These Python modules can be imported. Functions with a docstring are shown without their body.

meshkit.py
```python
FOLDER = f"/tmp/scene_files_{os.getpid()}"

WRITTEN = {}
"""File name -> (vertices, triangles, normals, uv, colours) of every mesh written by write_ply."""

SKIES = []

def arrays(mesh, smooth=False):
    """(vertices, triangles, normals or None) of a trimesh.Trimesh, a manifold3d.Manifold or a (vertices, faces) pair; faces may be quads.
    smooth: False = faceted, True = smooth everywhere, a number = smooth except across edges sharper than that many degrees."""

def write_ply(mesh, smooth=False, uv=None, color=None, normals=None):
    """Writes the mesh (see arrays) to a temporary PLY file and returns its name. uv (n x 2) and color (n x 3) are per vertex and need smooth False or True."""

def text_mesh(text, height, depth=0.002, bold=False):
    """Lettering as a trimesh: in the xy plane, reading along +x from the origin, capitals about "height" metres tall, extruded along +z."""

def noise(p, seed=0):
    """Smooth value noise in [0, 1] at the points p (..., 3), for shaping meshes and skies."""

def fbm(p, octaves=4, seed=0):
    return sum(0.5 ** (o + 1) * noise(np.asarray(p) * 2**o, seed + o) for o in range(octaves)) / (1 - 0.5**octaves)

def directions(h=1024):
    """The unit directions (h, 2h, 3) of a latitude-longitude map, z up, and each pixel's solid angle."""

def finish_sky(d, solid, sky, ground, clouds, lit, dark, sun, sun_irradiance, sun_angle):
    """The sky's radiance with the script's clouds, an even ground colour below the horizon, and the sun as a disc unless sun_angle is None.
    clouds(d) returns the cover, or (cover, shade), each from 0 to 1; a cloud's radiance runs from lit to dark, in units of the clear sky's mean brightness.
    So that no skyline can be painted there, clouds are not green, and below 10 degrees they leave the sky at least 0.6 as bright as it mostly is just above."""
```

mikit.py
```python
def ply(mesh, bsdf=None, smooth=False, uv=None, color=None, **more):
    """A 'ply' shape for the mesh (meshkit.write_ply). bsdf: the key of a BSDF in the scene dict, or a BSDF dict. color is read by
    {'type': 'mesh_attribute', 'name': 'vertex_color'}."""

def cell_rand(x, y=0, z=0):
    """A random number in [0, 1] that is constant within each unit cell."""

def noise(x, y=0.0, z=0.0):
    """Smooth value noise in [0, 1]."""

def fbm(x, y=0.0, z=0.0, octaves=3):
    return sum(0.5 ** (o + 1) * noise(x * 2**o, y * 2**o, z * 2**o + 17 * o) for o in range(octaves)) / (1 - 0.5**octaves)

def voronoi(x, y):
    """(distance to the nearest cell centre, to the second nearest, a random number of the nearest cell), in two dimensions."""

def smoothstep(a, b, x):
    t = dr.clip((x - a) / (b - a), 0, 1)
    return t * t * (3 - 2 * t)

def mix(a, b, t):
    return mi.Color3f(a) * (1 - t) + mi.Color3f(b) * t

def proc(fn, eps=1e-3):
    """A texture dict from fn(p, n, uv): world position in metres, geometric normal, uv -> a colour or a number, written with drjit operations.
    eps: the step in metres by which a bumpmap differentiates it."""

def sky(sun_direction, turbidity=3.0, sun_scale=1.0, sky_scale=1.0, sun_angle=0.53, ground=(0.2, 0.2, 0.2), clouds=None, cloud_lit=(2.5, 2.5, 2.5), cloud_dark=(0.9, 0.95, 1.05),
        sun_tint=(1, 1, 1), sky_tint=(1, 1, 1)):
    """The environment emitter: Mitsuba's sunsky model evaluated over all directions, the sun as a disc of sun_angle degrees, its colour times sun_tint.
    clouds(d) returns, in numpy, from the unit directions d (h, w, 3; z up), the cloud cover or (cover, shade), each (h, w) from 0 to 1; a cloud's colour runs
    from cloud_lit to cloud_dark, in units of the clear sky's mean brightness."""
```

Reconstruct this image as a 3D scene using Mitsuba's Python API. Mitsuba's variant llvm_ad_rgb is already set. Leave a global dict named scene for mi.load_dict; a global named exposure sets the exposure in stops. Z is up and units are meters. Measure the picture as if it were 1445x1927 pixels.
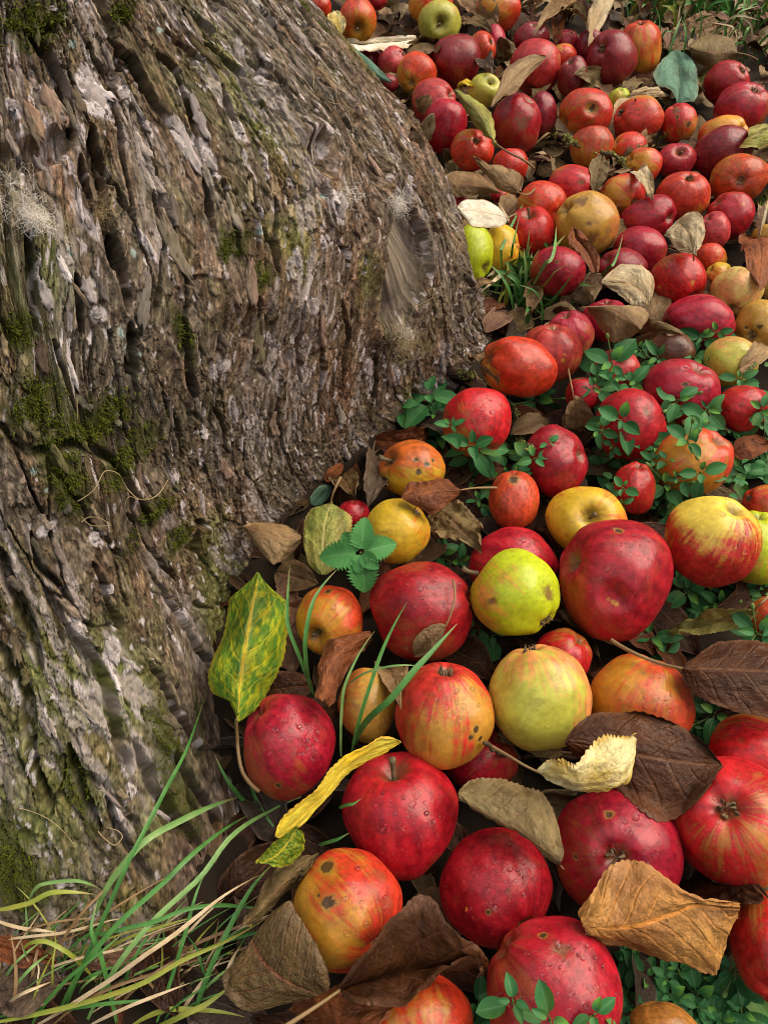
import math
import numpy as np
import trimesh
import mitsuba as mi
import drjit as dr
import mikit
import meshkit
from scipy.spatial import cKDTree
from scipy.interpolate import PchipInterpolator

T = mi.ScalarTransform4f
scene, labels = {}, {}


def ss(a, b, x):
    t = np.clip((x - a) / (b - a), 0, 1)
    return t * t * (3 - 2 * t)

# ---------------------------------------------------------------- camera, light, exposure
PITCH = math.radians(52.7)
CAM = np.array([0.0, 0.0, 0.55])
FPX = 1550.0                                    # focal length in pixels of a 1445 x 1927 picture
FWD = np.array([0, math.cos(PITCH), -math.sin(PITCH)])
UP = np.array([0, math.sin(PITCH), math.cos(PITCH)])
RIGHT = np.array([1.0, 0, 0])
scene['camera'] = {'type': 'perspective', 'fov': math.degrees(2 * math.atan(1445 / 2 / FPX)), 'fov_axis': 'x', 'near_clip': 0.02, 'far_clip': 50.0,
                   'to_world': T().look_at(origin=CAM.tolist(), target=(CAM + FWD).tolist(), up=[0, 0, 1])}


def overcast(d):
    """An even cloud cover, brightest overhead and dim towards the horizon, where an orchard stands."""
    return 1.0 + 0 * d[..., 2], 1 - ss(0.15, 0.95, d[..., 2])


scene['sky_light'] = mikit.sky((0.60, 0.25, 0.74), turbidity=3, sun_scale=0.72, sun_angle=60, sun_tint=(0.95, 0.98, 1.06), clouds=overcast, cloud_lit=(1.9, 1.95, 2.05), cloud_dark=(0.22, 0.24, 0.24))
exposure = 2.3


# ---------------------------------------------------------------- helpers
def unit(v):
    v = np.asarray(v, float)
    return v / np.maximum(np.linalg.norm(v, axis=-1, keepdims=True), 1e-12)


def ray(px, py):
    """Viewing direction, of unit depth along the camera's axis, of a pixel of the photograph: used to measure where things stand."""
    return FWD + RIGHT * ((px - 722.5) / FPX) - UP * ((py - 963.5) / FPX)


def on_plane(px, py, z):
    d = ray(px, py)
    return CAM + d * ((z - CAM[2]) / d[2])


def put(key, v, f, bsdf, uv=None, color=None, normals=None, smooth=True, flip=False):
    """One entry of the scene."""
    v, f = np.asarray(v, float), np.asarray(f, int)
    if f.shape[1] == 4:
        f = np.vstack([f[:, [0, 1, 2]], f[:, [0, 2, 3]]])
    if normals is None and smooth:
        normals = np.zeros_like(v)
        fn = np.cross(v[f[:, 1]] - v[f[:, 0]], v[f[:, 2]] - v[f[:, 0]])
        for k in range(3):
            np.add.at(normals, f[:, k], fn)
        normals = unit(normals)
    scene[key] = {'type': 'ply', 'filename': meshkit.write_ply((v, f), False, uv, color, normals=normals), 'face_normals': normals is None,
                  'bsdf': {'type': 'ref', 'id': bsdf}}


def numbered(name):
    n, k = 0, name
    while k in labels or k in scene or any(s.startswith(k + '__') for s in ()):
        n += 1
        k = f'{name}_{n:03d}'
    labels[k] = {}
    return k


def thing(name, label, category, group=None, kind=None):
    k = numbered(name)
    labels[k] = {'label': label, 'category': category}
    if group:
        labels[k]['group'] = group
    if kind:
        labels[k]['kind'] = kind
    return k


def part(holder, name, kind=None, label=None):
    k = numbered(holder + '__' + name)
    if kind or label:
        labels[k] = {a: b for a, b in (('kind', kind), ('label', label)) if b}
    else:
        PARTS.append(k)
    return k


PARTS = []


def grid_faces(nu, nv, wrap=False):
    i, j = np.meshgrid(np.arange(nu - 1 + wrap), np.arange(nv - 1), indexing='ij')
    i2 = (i + 1) % nu
    return np.stack([i * nv + j, i2 * nv + j, i2 * nv + j + 1, i * nv + j + 1], -1).reshape(-1, 4)


def smooth_path(pts, n):
    pts = np.asarray(pts, float)
    if len(pts) == 2:
        return pts[0] + (pts[1] - pts[0]) * np.linspace(0, 1, n)[:, None]
    t = np.r_[0, np.cumsum(np.linalg.norm(np.diff(pts, axis=0), axis=1) + 1e-9)]
    return PchipInterpolator(t / t[-1], pts)(np.linspace(0, 1, n))


def tube(path, radii, sides=6):
    path = np.asarray(path, float)
    n = len(path)
    radii = np.broadcast_to(radii, n)
    tan = unit(np.gradient(path, axis=0))
    a = np.array([0.3, 0.2, 0.93])
    x = unit(np.cross(tan, a))
    y = np.cross(tan, x)
    ang = np.arange(sides) * 2 * np.pi / sides
    v = path[:, None] + radii[:, None, None] * (np.cos(ang)[None, :, None] * x[:, None] + np.sin(ang)[None, :, None] * y[:, None])
    v = v.reshape(-1, 3)
    i, j = np.meshgrid(np.arange(n - 1), np.arange(sides), indexing='ij')
    j2 = (j + 1) % sides
    f = np.stack([i * sides + j, i * sides + j2, (i + 1) * sides + j2, (i + 1) * sides + j], -1).reshape(-1, 4)
    f = np.vstack([f[:, [0, 1, 2]], f[:, [0, 2, 3]]])
    caps = [[0, k + 1, k] for k in range(1, sides - 1)] + [[(n - 1) * sides, (n - 1) * sides + k, (n - 1) * sides + k + 1] for k in range(1, sides - 1)]
    return v, np.vstack([f, caps])


def join(meshes):
    vs, fs, at = [], [], 0
    for v, f in meshes:
        f = np.asarray(f)
        if f.shape[1] == 4:
            f = np.vstack([f[:, [0, 1, 2]], f[:, [0, 2, 3]]])
        vs.append(v)
        fs.append(f + at)
        at += len(v)
    return np.vstack(vs), np.vstack(fs)


def srgb(r, g, b):
    c = np.array([r, g, b]) / 255.0
    return np.where(c < 0.04045, c / 12.92, ((c + 0.055) / 1.055) ** 2.4)


# ---------------------------------------------------------------- materials
ROWS_APPLE, ROWS_LEAF = [], []                  # one row of numbers per apple and per leaf, read by the two skin materials
NA, NL = 40, 16
PENDING = {}


def table(rows, n, name):
    if name not in PENDING:
        PENDING[name] = mi.Float(np.asarray(rows, np.float32).ravel()) if len(rows) else mi.Float(0.0)
    return PENDING[name]


def rows_of(name, rows, n, uv):
    i = mi.UInt32(dr.floor(uv.x * 0.5)) * n
    tab = table(rows, n, name)
    return lambda k: dr.gather(mi.Float, tab, i + k)


def apple_dir(uv):
    idx = dr.floor(uv.x * 0.5)
    phi = (uv.x - idx * 2 - 0.5) * (2 * math.pi)
    th = uv.y * math.pi
    st = dr.sin(th)
    return idx, phi, th, mi.Vector3f(st * dr.cos(phi), st * dr.sin(phi), dr.cos(th))


def apple_color(p, n, uv):
    g = rows_of('apple', ROWS_APPLE, NA, uv)
    idx, phi, th, d = apple_dir(uv)
    o = idx * 7.31
    cp, sp = dr.cos(phi), dr.sin(phi)
    n1 = mikit.fbm(d.x * 1.7 + o, d.y * 1.7, d.z * 1.7, 4)
    n2 = mikit.fbm(d.x * 9 + o, d.y * 9, d.z * 9, 3)
    st = mikit.fbm(cp * 7 + o, sp * 7, th * 0.8, 3)
    st2 = mikit.noise(cp * 19 + o, sp * 19, th * 2.3)
    fine = mikit.fbm(d.x * 28 + o, d.y * 28, d.z * 28, 2)
    b = d.x * g(6) + d.y * g(7) + d.z * g(8) + (n1 - 0.5) * 1.7 + (st - 0.5) * g(11) * 2.6 + (st2 - 0.5) * 0.7 + (n2 - 0.5) * 0.6 + (fine - 0.5) * 0.35
    m = mikit.smoothstep(g(9) - g(10), g(9) + g(10), b)
    base = mi.Color3f(g(0), g(1), g(2))
    blush = mi.Color3f(g(3), g(4), g(5))
    base = base * (0.72 + 0.5 * n2)
    blush = mikit.mix(blush * 0.62, blush * 1.3 + mi.Color3f(0.02, 0.006, 0.0), mikit.smoothstep(0.25, 0.75, st * 0.5 + n2 * 0.5))
    c = mikit.mix(base, blush, m)
    # pale breathing pores
    v1, v2, vr = mikit.voronoi(phi * 7.0 + o, th * 11.0)
    c = mikit.mix(c, c * 0.5 + mi.Color3f(0.30, 0.19, 0.09), (1 - mikit.smoothstep(0.04, 0.11, v1)) * 0.55 * mikit.smoothstep(0.3, 0.5, vr))
    # scattered fine dark specks
    v1, v2, vr = mikit.voronoi(phi * 4.3 + o + 31.0, th * 7.1)
    c = mikit.mix(c, mi.Color3f(0.05, 0.025, 0.012), (1 - mikit.smoothstep(0.03, 0.08, v1 + 0.05 * n2)) * 0.8 * mikit.smoothstep(0.80, 0.86, vr))
    # russet round the stalk and the blossom end
    ends = mikit.smoothstep(0.42, 0.12, th + (n2 - 0.5) * 0.3) + mikit.smoothstep(2.82, 3.05, th + (n2 - 0.5) * 0.3)
    c = mikit.mix(c, mi.Color3f(0.13, 0.085, 0.028), dr.clip(ends, 0, 1) * 0.7)
    # russet skin patches
    rz = mikit.smoothstep(0.60, 0.72, mikit.fbm(d.x * 3.1 + o + 9, d.y * 3.1, d.z * 3.1, 3)) * g(12)
    c = mikit.mix(c, mi.Color3f(0.22, 0.11, 0.035), rz * 0.6)
    # marks: direction, radius, kind (1 rot spot, 2 brown bruise, 3 open flesh, 4 yellow scar)
    for k in range(4):
        s = 13 + k * 5
        ca = d.x * g(s) + d.y * g(s + 1) + d.z * g(s + 2)
        rad = g(s + 3)
        kind = mi.UInt32(g(s + 4))
        a = dr.acos(dr.clip(ca, -1, 1)) + (n2 - 0.5) * rad * 1.2 + (fine - 0.5) * rad * 0.5
        q = 1 - mikit.smoothstep(rad * dr.select(kind == 1, mi.Float(0.75), mi.Float(0.25)), rad * dr.select(kind == 1, mi.Float(1.0), mi.Float(1.15)), a)
        halo = 1 - mikit.smoothstep(rad, rad * 1.7, a)
        sc = dr.select(kind == 1, mi.Color3f(0.055, 0.030, 0.014), dr.select(kind == 2, mi.Color3f(0.17, 0.075, 0.028), dr.select(kind == 3, mi.Color3f(0.30, 0.13, 0.03), mi.Color3f(0.50, 0.22, 0.03))))
        hc = dr.select(kind == 1, mi.Color3f(0.30, 0.20, 0.03), c)
        on = dr.select(rad > 0, mi.Float(1), mi.Float(0))
        c = mikit.mix(c, hc, halo * 0.55 * on)
        c = mikit.mix(c, sc * (0.6 + 0.8 * fine), q * dr.select(kind == 1, mi.Float(0.92), mi.Float(0.85)) * on)
    return c


def apple_bump(p, n, uv):
    idx, phi, th, d = apple_dir(uv)
    o = idx * 3.7
    return mikit.fbm(d.x * 7 + o, d.y * 7, d.z * 7, 3) * 0.0012 + mikit.noise(d.x * 42 + o, d.y * 42, d.z * 42) * 0.00012


def apple_rough(p, n, uv):
    idx, phi, th, d = apple_dir(uv)
    o = idx * 5.1
    return 0.24 + 0.22 * mikit.fbm(d.x * 4 + o, d.y * 4, d.z * 4, 3)


scene['apple_skin'] = {'type': 'bumpmap', 'arbitrary': {'type': 'principled', 'base_color': mikit.proc(apple_color), 'roughness': mikit.proc(apple_rough), 'specular': 0.5},
                       'bump': mikit.proc(apple_bump, 4e-4), 'scale': 0.35}


def leaf_color(p, n, uv):
    """Row: two blade colours, vein colour, edge colour (9..11), mottle scale, threshold, sharpness, vein strength."""
    g = rows_of('leaf', ROWS_LEAF, NL, uv)
    idx = dr.floor(uv.x * 0.5)
    u, w = uv.x - idx * 2 - 0.5, uv.y * 2 - 1
    o = idx * 11.7
    aw = dr.abs(w)
    n1 = mikit.fbm(u * g(12) + o, w * g(12) * 0.45, o, 4)
    n2 = mikit.fbm(u * 46 + o, w * 20, 3.3, 2)
    n3 = mikit.fbm(u * 5 + o, w * 2.4, 9.1, 3)
    m = mikit.smoothstep(g(13) - g(14), g(13) + g(14), n1 + (n2 - 0.5) * 0.25)
    c = mikit.mix(mi.Color3f(g(0), g(1), g(2)), mi.Color3f(g(3), g(4), g(5)), m)
    c = c * (0.62 + 0.55 * n3 + 0.4 * (n2 - 0.3))
    # veins
    mid = 1 - mikit.smoothstep(0.02, 0.055, aw)
    t = (u * 7.5 - aw * 1.9 + dr.select(w > 0, mi.Float(0.0), mi.Float(0.4)) + (n3 - 0.5) * 0.5)
    t = dr.abs(t - dr.floor(t) - 0.5)
    side = (1 - mikit.smoothstep(0.015, 0.055, t)) * mikit.smoothstep(0.02, 0.1, aw) * 0.8 * (1 - aw * 0.6)
    q1, q2, qr = mikit.voronoi(u * 34 + o + (n3 - 0.5) * 2, w * 13)
    net = 1 - mikit.smoothstep(0.02, 0.14, q2 - q1)
    c = c * (0.86 + 0.28 * qr) * (1 - 0.22 * net)
    c = mikit.mix(c, mi.Color3f(g(6), g(7), g(8)), dr.clip(mid + side, 0, 1) * g(15))
    # browned rim and blotches
    e = mikit.smoothstep(0.80, 1.0, aw + (n1 - 0.5) * 0.5)
    c = mikit.mix(c, mi.Color3f(g(9), g(10), g(11)), e * 0.7)
    v1, v2, vr = mikit.voronoi(u * 17 + o, w * 6 + o)
    c = mikit.mix(c, c * 0.3, (1 - mikit.smoothstep(0.10, 0.22, v1 + n2 * 0.12)) * 0.75 * mikit.smoothstep(0.80, 0.84, vr))
    n4 = mikit.fbm(u * 3.1 + o + 5, w * 1.6, 1.7, 3)
    c = mikit.mix(c, c * mi.Color3f(0.42, 0.36, 0.34), mikit.smoothstep(0.56, 0.70, n4 + (n2 - 0.5) * 0.2) * 0.65)
    return c


def leaf_rough(p, n, uv):
    idx = dr.floor(uv.x * 0.5)
    return 0.36 + 0.4 * mikit.fbm(uv.x * 9, uv.y * 4, idx, 2)


def leaf_bump(p, n, uv):
    idx = dr.floor(uv.x * 0.5)
    u, w = uv.x - idx * 2 - 0.5, uv.y * 2 - 1
    o = idx * 11.7
    n3 = mikit.fbm(u * 5 + o, w * 2.4, 9.1, 3)
    q1, q2, qr = mikit.voronoi(u * 34 + o + (n3 - 0.5) * 2, w * 13)
    t = u * 7.5 - dr.abs(w) * 1.9 + dr.select(w > 0, mi.Float(0.0), mi.Float(0.4)) + (n3 - 0.5) * 0.5
    t = dr.abs(t - dr.floor(t) - 0.5)
    return mikit.smoothstep(0.0, 0.2, q2 - q1) * 0.00022 + mikit.smoothstep(0.0, 0.12, t) * 0.0004 + mikit.smoothstep(0.0, 0.08, dr.abs(w)) * 0.0005 + mikit.fbm(u * 22 + o, w * 9, 2.0, 3) * 0.0014


scene['leaf_skin'] = {'type': 'twosided', 'bsdf': {'type': 'bumpmap', 'arbitrary': {'type': 'principled', 'base_color': mikit.proc(leaf_color), 'roughness': mikit.proc(leaf_rough), 'specular': 0.28},
                      'bump': mikit.proc(leaf_bump, 3e-4), 'scale': 1.0}}


def herb_color(p, n, uv):
    w = dr.abs(uv.y * 2 - 1)
    n1 = mikit.fbm(p.x * 130, p.y * 130, p.z * 130, 3)
    n0 = mikit.noise(p.x * 31, p.y * 31, p.z * 31)
    c = mikit.mix((0.015, 0.078, 0.022), (0.055, 0.200, 0.060), n1 * 0.7 + n0 * 0.7 - 0.15)
    c = mikit.mix(c, (0.10, 0.17, 0.02), mikit.smoothstep(0.62, 0.85, mikit.noise(p.x * 47, p.y * 47, p.z * 47 + 9)) * 0.55)
    c = mikit.mix(c, (0.11, 0.26, 0.10), (1 - mikit.smoothstep(0.03, 0.12, w)) * 0.45)
    return mikit.mix(c, (0.12, 0.30, 0.04), mikit.smoothstep(1.2, 1.6, uv.x))


def plain(name, fn, rough, spec=0.4, two=True, **more):
    b = {'type': 'principled', 'base_color': mikit.proc(fn), 'roughness': rough, 'specular': spec, **more}
    scene[name] = {'type': 'twosided', 'bsdf': b} if two else b


plain('herb_leaf', herb_color, 0.5, 0.2)
plain('nettle_leaf', lambda p, n, uv: mikit.mix(mikit.mix((0.035, 0.15, 0.035), (0.085, 0.27, 0.075), mikit.fbm(p.x * 200, p.y * 200, p.z * 200, 3)), (0.12, 0.30, 0.10), (1 - mikit.smoothstep(0.03, 0.12, dr.abs(uv.y * 2 - 1))) * 0.5), 0.6, 0.2)
plain('herb_stem', lambda p, n, uv: mikit.mix((0.06, 0.16, 0.03), (0.14, 0.22, 0.05), mikit.noise(p.x * 90, p.y * 90, p.z * 90)), 0.45)
plain('apple_stalk', lambda p, n, uv: mikit.mix((0.05, 0.03, 0.014), (0.20, 0.15, 0.075), mikit.fbm(p.x * 420, p.y * 420, p.z * 420, 3)), 0.7)
plain('leaf_stalk', lambda p, n, uv: mikit.mix((0.10, 0.045, 0.018), (0.34, 0.23, 0.10), mikit.fbm(p.x * 60, p.y * 60, p.z * 60, 2)), 0.55)
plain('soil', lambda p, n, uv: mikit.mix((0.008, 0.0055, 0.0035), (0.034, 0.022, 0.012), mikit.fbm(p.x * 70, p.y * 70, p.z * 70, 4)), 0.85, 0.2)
plain('lichen', lambda p, n, uv: mikit.mix((0.10, 0.13, 0.025), (0.36, 0.38, 0.12), mikit.fbm(p.x * 500, p.y * 500, p.z * 500, 3)), 0.9, 0.1)
plain('twig_bark', lambda p, n, uv: mikit.mix((0.03, 0.02, 0.012), (0.13, 0.095, 0.05), mikit.fbm(p.x * 300, p.y * 300, p.z * 300, 3)), 0.8, 0.2)
plain('moss', lambda p, n, uv: mikit.mix((0.038, 0.046, 0.006), (0.125, 0.14, 0.016), mikit.fbm(p.x * 300, p.y * 300, p.z * 300, 3)), 0.9, 0.1)
plain('wool', lambda p, n, uv: mikit.mix((0.62, 0.57, 0.50), (0.85, 0.82, 0.76), mikit.noise(p.x * 250, p.y * 250, p.z * 250)), 0.8, 0.2)
plain('dry_fibre', lambda p, n, uv: mikit.mix((0.20, 0.13, 0.06), (0.50, 0.40, 0.22), mikit.noise(p.x * 120, p.y * 120, p.z * 120)), 0.7, 0.3)
scene['water'] = {'type': 'dielectric', 'int_ior': 1.33, 'ext_ior': 1.0}


def grass_color(p, n, uv):
    """uv.x = kind * 2 + 0.5 + position along the blade; kinds 0 green, 1 pale green, 2 yellowing, 3 straw, 4 brown."""
    k = dr.floor(uv.x * 0.5)
    u = uv.x - k * 2 - 0.5
    n1 = mikit.fbm(p.x * 160, p.y * 160, p.z * 160, 3)
    c = mikit.mix((0.035, 0.135, 0.022), (0.095, 0.27, 0.055), n1)
    c = dr.select(k == 1, mikit.mix((0.09, 0.23, 0.05), (0.25, 0.40, 0.13), n1), c)
    c = dr.select(k == 2, mikit.mix((0.17, 0.26, 0.03), (0.36, 0.33, 0.05), n1), c)
    c = dr.select(k == 3, mikit.mix((0.40, 0.28, 0.13), (0.68, 0.55, 0.36), n1), c)
    c = dr.select(k == 4, mikit.mix((0.16, 0.085, 0.035), (0.30, 0.19, 0.09), n1), c)
    c = mikit.mix(c, (0.30, 0.19, 0.07), mikit.smoothstep(0.86, 1.0, u + (n1 - 0.5) * 0.25) * 0.8)
    rib = dr.abs(uv.y * 10 - dr.floor(uv.y * 10) - 0.5) * 2
    return c * (0.82 + 0.28 * rib)


plain('grass_blade', grass_color, 0.45, 0.4)


def bark_bump(p, n, uv):
    return mikit.fbm(p.x * 1300, p.y * 1300, p.z * 420, 3) * 0.00022 + mikit.noise(p.x * 3000, p.y * 3000, p.z * 1500) * 0.00006


scene['bark'] = {'type': 'twosided', 'bsdf': {'type': 'bumpmap', 'arbitrary': {'type': 'principled', 'base_color': {'type': 'mesh_attribute', 'name': 'vertex_color'}, 'roughness': 0.9, 'specular': 0.12},
                 'bump': mikit.proc(bark_bump, 2e-4), 'scale': 1.0}}

# ---------------------------------------------------------------- the tree
AXIS = np.array([-0.35, 0.62])
ZK = np.array([0.0, 0.04, 0.08, 0.15, 0.22, 0.26, 0.30, 0.35, 0.42, 0.55, 0.8, 1.7])
HI = [0.262, 0.235, 0.225, 0.22, 0.22]
COLS = {-180: [.44, .42, .40, .37, .34, .32, .30], -110: [.54, .50, .46, .41, .37, .345, .305], -80: [.56, .51, .47, .41, .37, .345, .315],
        -69: [.58, .53, .475, .405, .365, .345, .315], -61.5: [.555, .47, .425, .385, .357, .337, .31], -57: [.425, .40, .385, .365, .35, .33, .305],
        -48: [.353, .352, .35, .348, .342, .328, .30], -36: [.341, .341, .341, .341, .338, .325, .298], -20: [.362, .361, .36, .358, .352, .335, .305],
        -8: [0.4286, 0.4190, 0.4107, 0.3892, 0.3477, 0.3214, 0.2893, 0.2573, 0.2300, 0.2220, 0.2180, 0.2200], 0: [0.4620, 0.4330, 0.4227, 0.3972, 0.3517, 0.3214, 0.2893, 0.2573, 0.2300, 0.2220, 0.2180, 0.2200], 13: [0.4750, 0.4386, 0.4275, 0.4004, 0.3533, 0.3214, 0.2893, 0.2573, 0.2300, 0.2220, 0.2180, 0.2200],
        40: [0.4486, 0.4330, 0.4227, 0.3972, 0.3517, 0.3214, 0.2893, 0.2573, 0.2300, 0.2220, 0.2180, 0.2200], 100: [.44, .42, .40, .37, .34, .32, .30], 180: [.44, .42, .40, .37, .34, .32, .30]}
_cols = PchipInterpolator(np.array(list(COLS)), np.array([(c + HI)[:12] for c in COLS.values()]), axis=0)
_th = np.linspace(-180, 180, 1441)
_tab = PchipInterpolator(ZK, _cols(_th), axis=1)(np.linspace(0, 1.7, 1701))


def trunk_radius(th, z):
    """Radius in metres of the smooth trunk at an angle in degrees and a height."""
    a = np.clip((np.asarray(th) + 180) * 4, 0, 1439.999)
    b = np.clip(np.asarray(z) * 1000, 0, 1699.999)
    i, j = a.astype(int), b.astype(int)
    fa, fb = a - i, b - j
    return (_tab[i, j] * (1 - fa) + _tab[i + 1, j] * fa) * (1 - fb) + (_tab[i, j + 1] * (1 - fa) + _tab[i + 1, j + 1] * fa) * fb


_s = np.zeros(len(_th))
_r = trunk_radius(_th, 0.17)
_s[1:] = np.cumsum(np.hypot(np.diff(_r * np.cos(np.radians(_th))), np.diff(_r * np.sin(np.radians(_th)))))
_s -= np.interp(-40, _th, _s)


def arc(th):
    return np.interp(th, _th, _s)


def trunk_point(th, z, lift=0.0):
    r = trunk_radius(th, z)
    a = np.radians(th)
    p = np.stack([AXIS[0] + r * np.cos(a), AXIS[1] + r * np.sin(a), np.asarray(z) + 0 * r], -1)
    if np.any(lift):
        p = p + trunk_normal(th, z) * np.asarray(lift)[..., None]
    return p


def trunk_normal(th, z):
    e = 0.5
    u = trunk_point(np.asarray(th) + e, z) - trunk_point(np.asarray(th) - e, z)
    w = trunk_point(th, np.asarray(z) + 0.004) - trunk_point(th, np.maximum(np.asarray(z) - 0.004, 0))
    return unit(np.cross(u, w))


def trunk_hit(px, py):
    """(depth, angle, height) where a line of sight meets the smooth trunk; depth 9 if it misses."""
    d = ray(px, py)
    t = np.linspace(0.2, 1.3, 2201)
    p = CAM + d * t[:, None]
    q = p[:, :2] - AXIS
    th = np.degrees(np.arctan2(q[:, 1], q[:, 0]))
    inside = (np.hypot(q[:, 0], q[:, 1]) < trunk_radius(th, np.maximum(p[:, 2], 0))) & (p[:, 2] > -0.03)
    if not inside.any():
        return 9.0, 0.0, 0.0
    k = int(np.argmax(inside))
    return t[k], th[k], max(p[k, 2], 0.0)


def cells(a, b, seed, jit=0.85):
    """Voronoi cells of jittered unit squares: edge distance, cell number, offset from the cell's centre, and a table of random numbers."""
    rng = np.random.default_rng(seed)
    a0, b0 = int(np.floor(a.min())) - 2, int(np.floor(b.min())) - 2
    na, nb = int(np.ceil(a.max())) + 3 - a0, int(np.ceil(b.max())) + 3 - b0
    i, j = np.meshgrid(np.arange(na), np.arange(nb), indexing='ij')
    c = np.stack([i + a0 + 0.5 + (rng.random(i.shape) - 0.5) * jit, j + b0 + 0.5 * (i % 2) + (rng.random(i.shape) - 0.5) * jit], -1).reshape(-1, 2)
    dist, idx = cKDTree(c).query(np.stack([a.ravel(), b.ravel()], 1), k=2)
    e = (dist[:, 1] - dist[:, 0]).reshape(a.shape)
    k = idx[:, 0].reshape(a.shape)
    return e, k, a - c[k, 0], b - c[k, 1], rng.random((len(c), 6))


def pline_distance(s, z, pts):
    """Distance to a polyline on the unrolled bark, and how far along it."""
    best, along = np.full(s.shape, 9.0), np.zeros(s.shape)
    n = len(pts) - 1
    for k in range(n):
        a, b = np.array(pts[k]), np.array(pts[k + 1])
        d = b - a
        t = np.clip(((s - a[0]) * d[0] + (z - a[1]) * d[1]) / (d @ d + 1e-12), 0, 1)
        q = np.hypot(s - a[0] - t * d[0], z - a[1] - t * d[1])
        m = q < best
        best = np.where(m, q, best)
        along = np.where(m, (k + t) / n, along)
    return best, along


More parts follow.
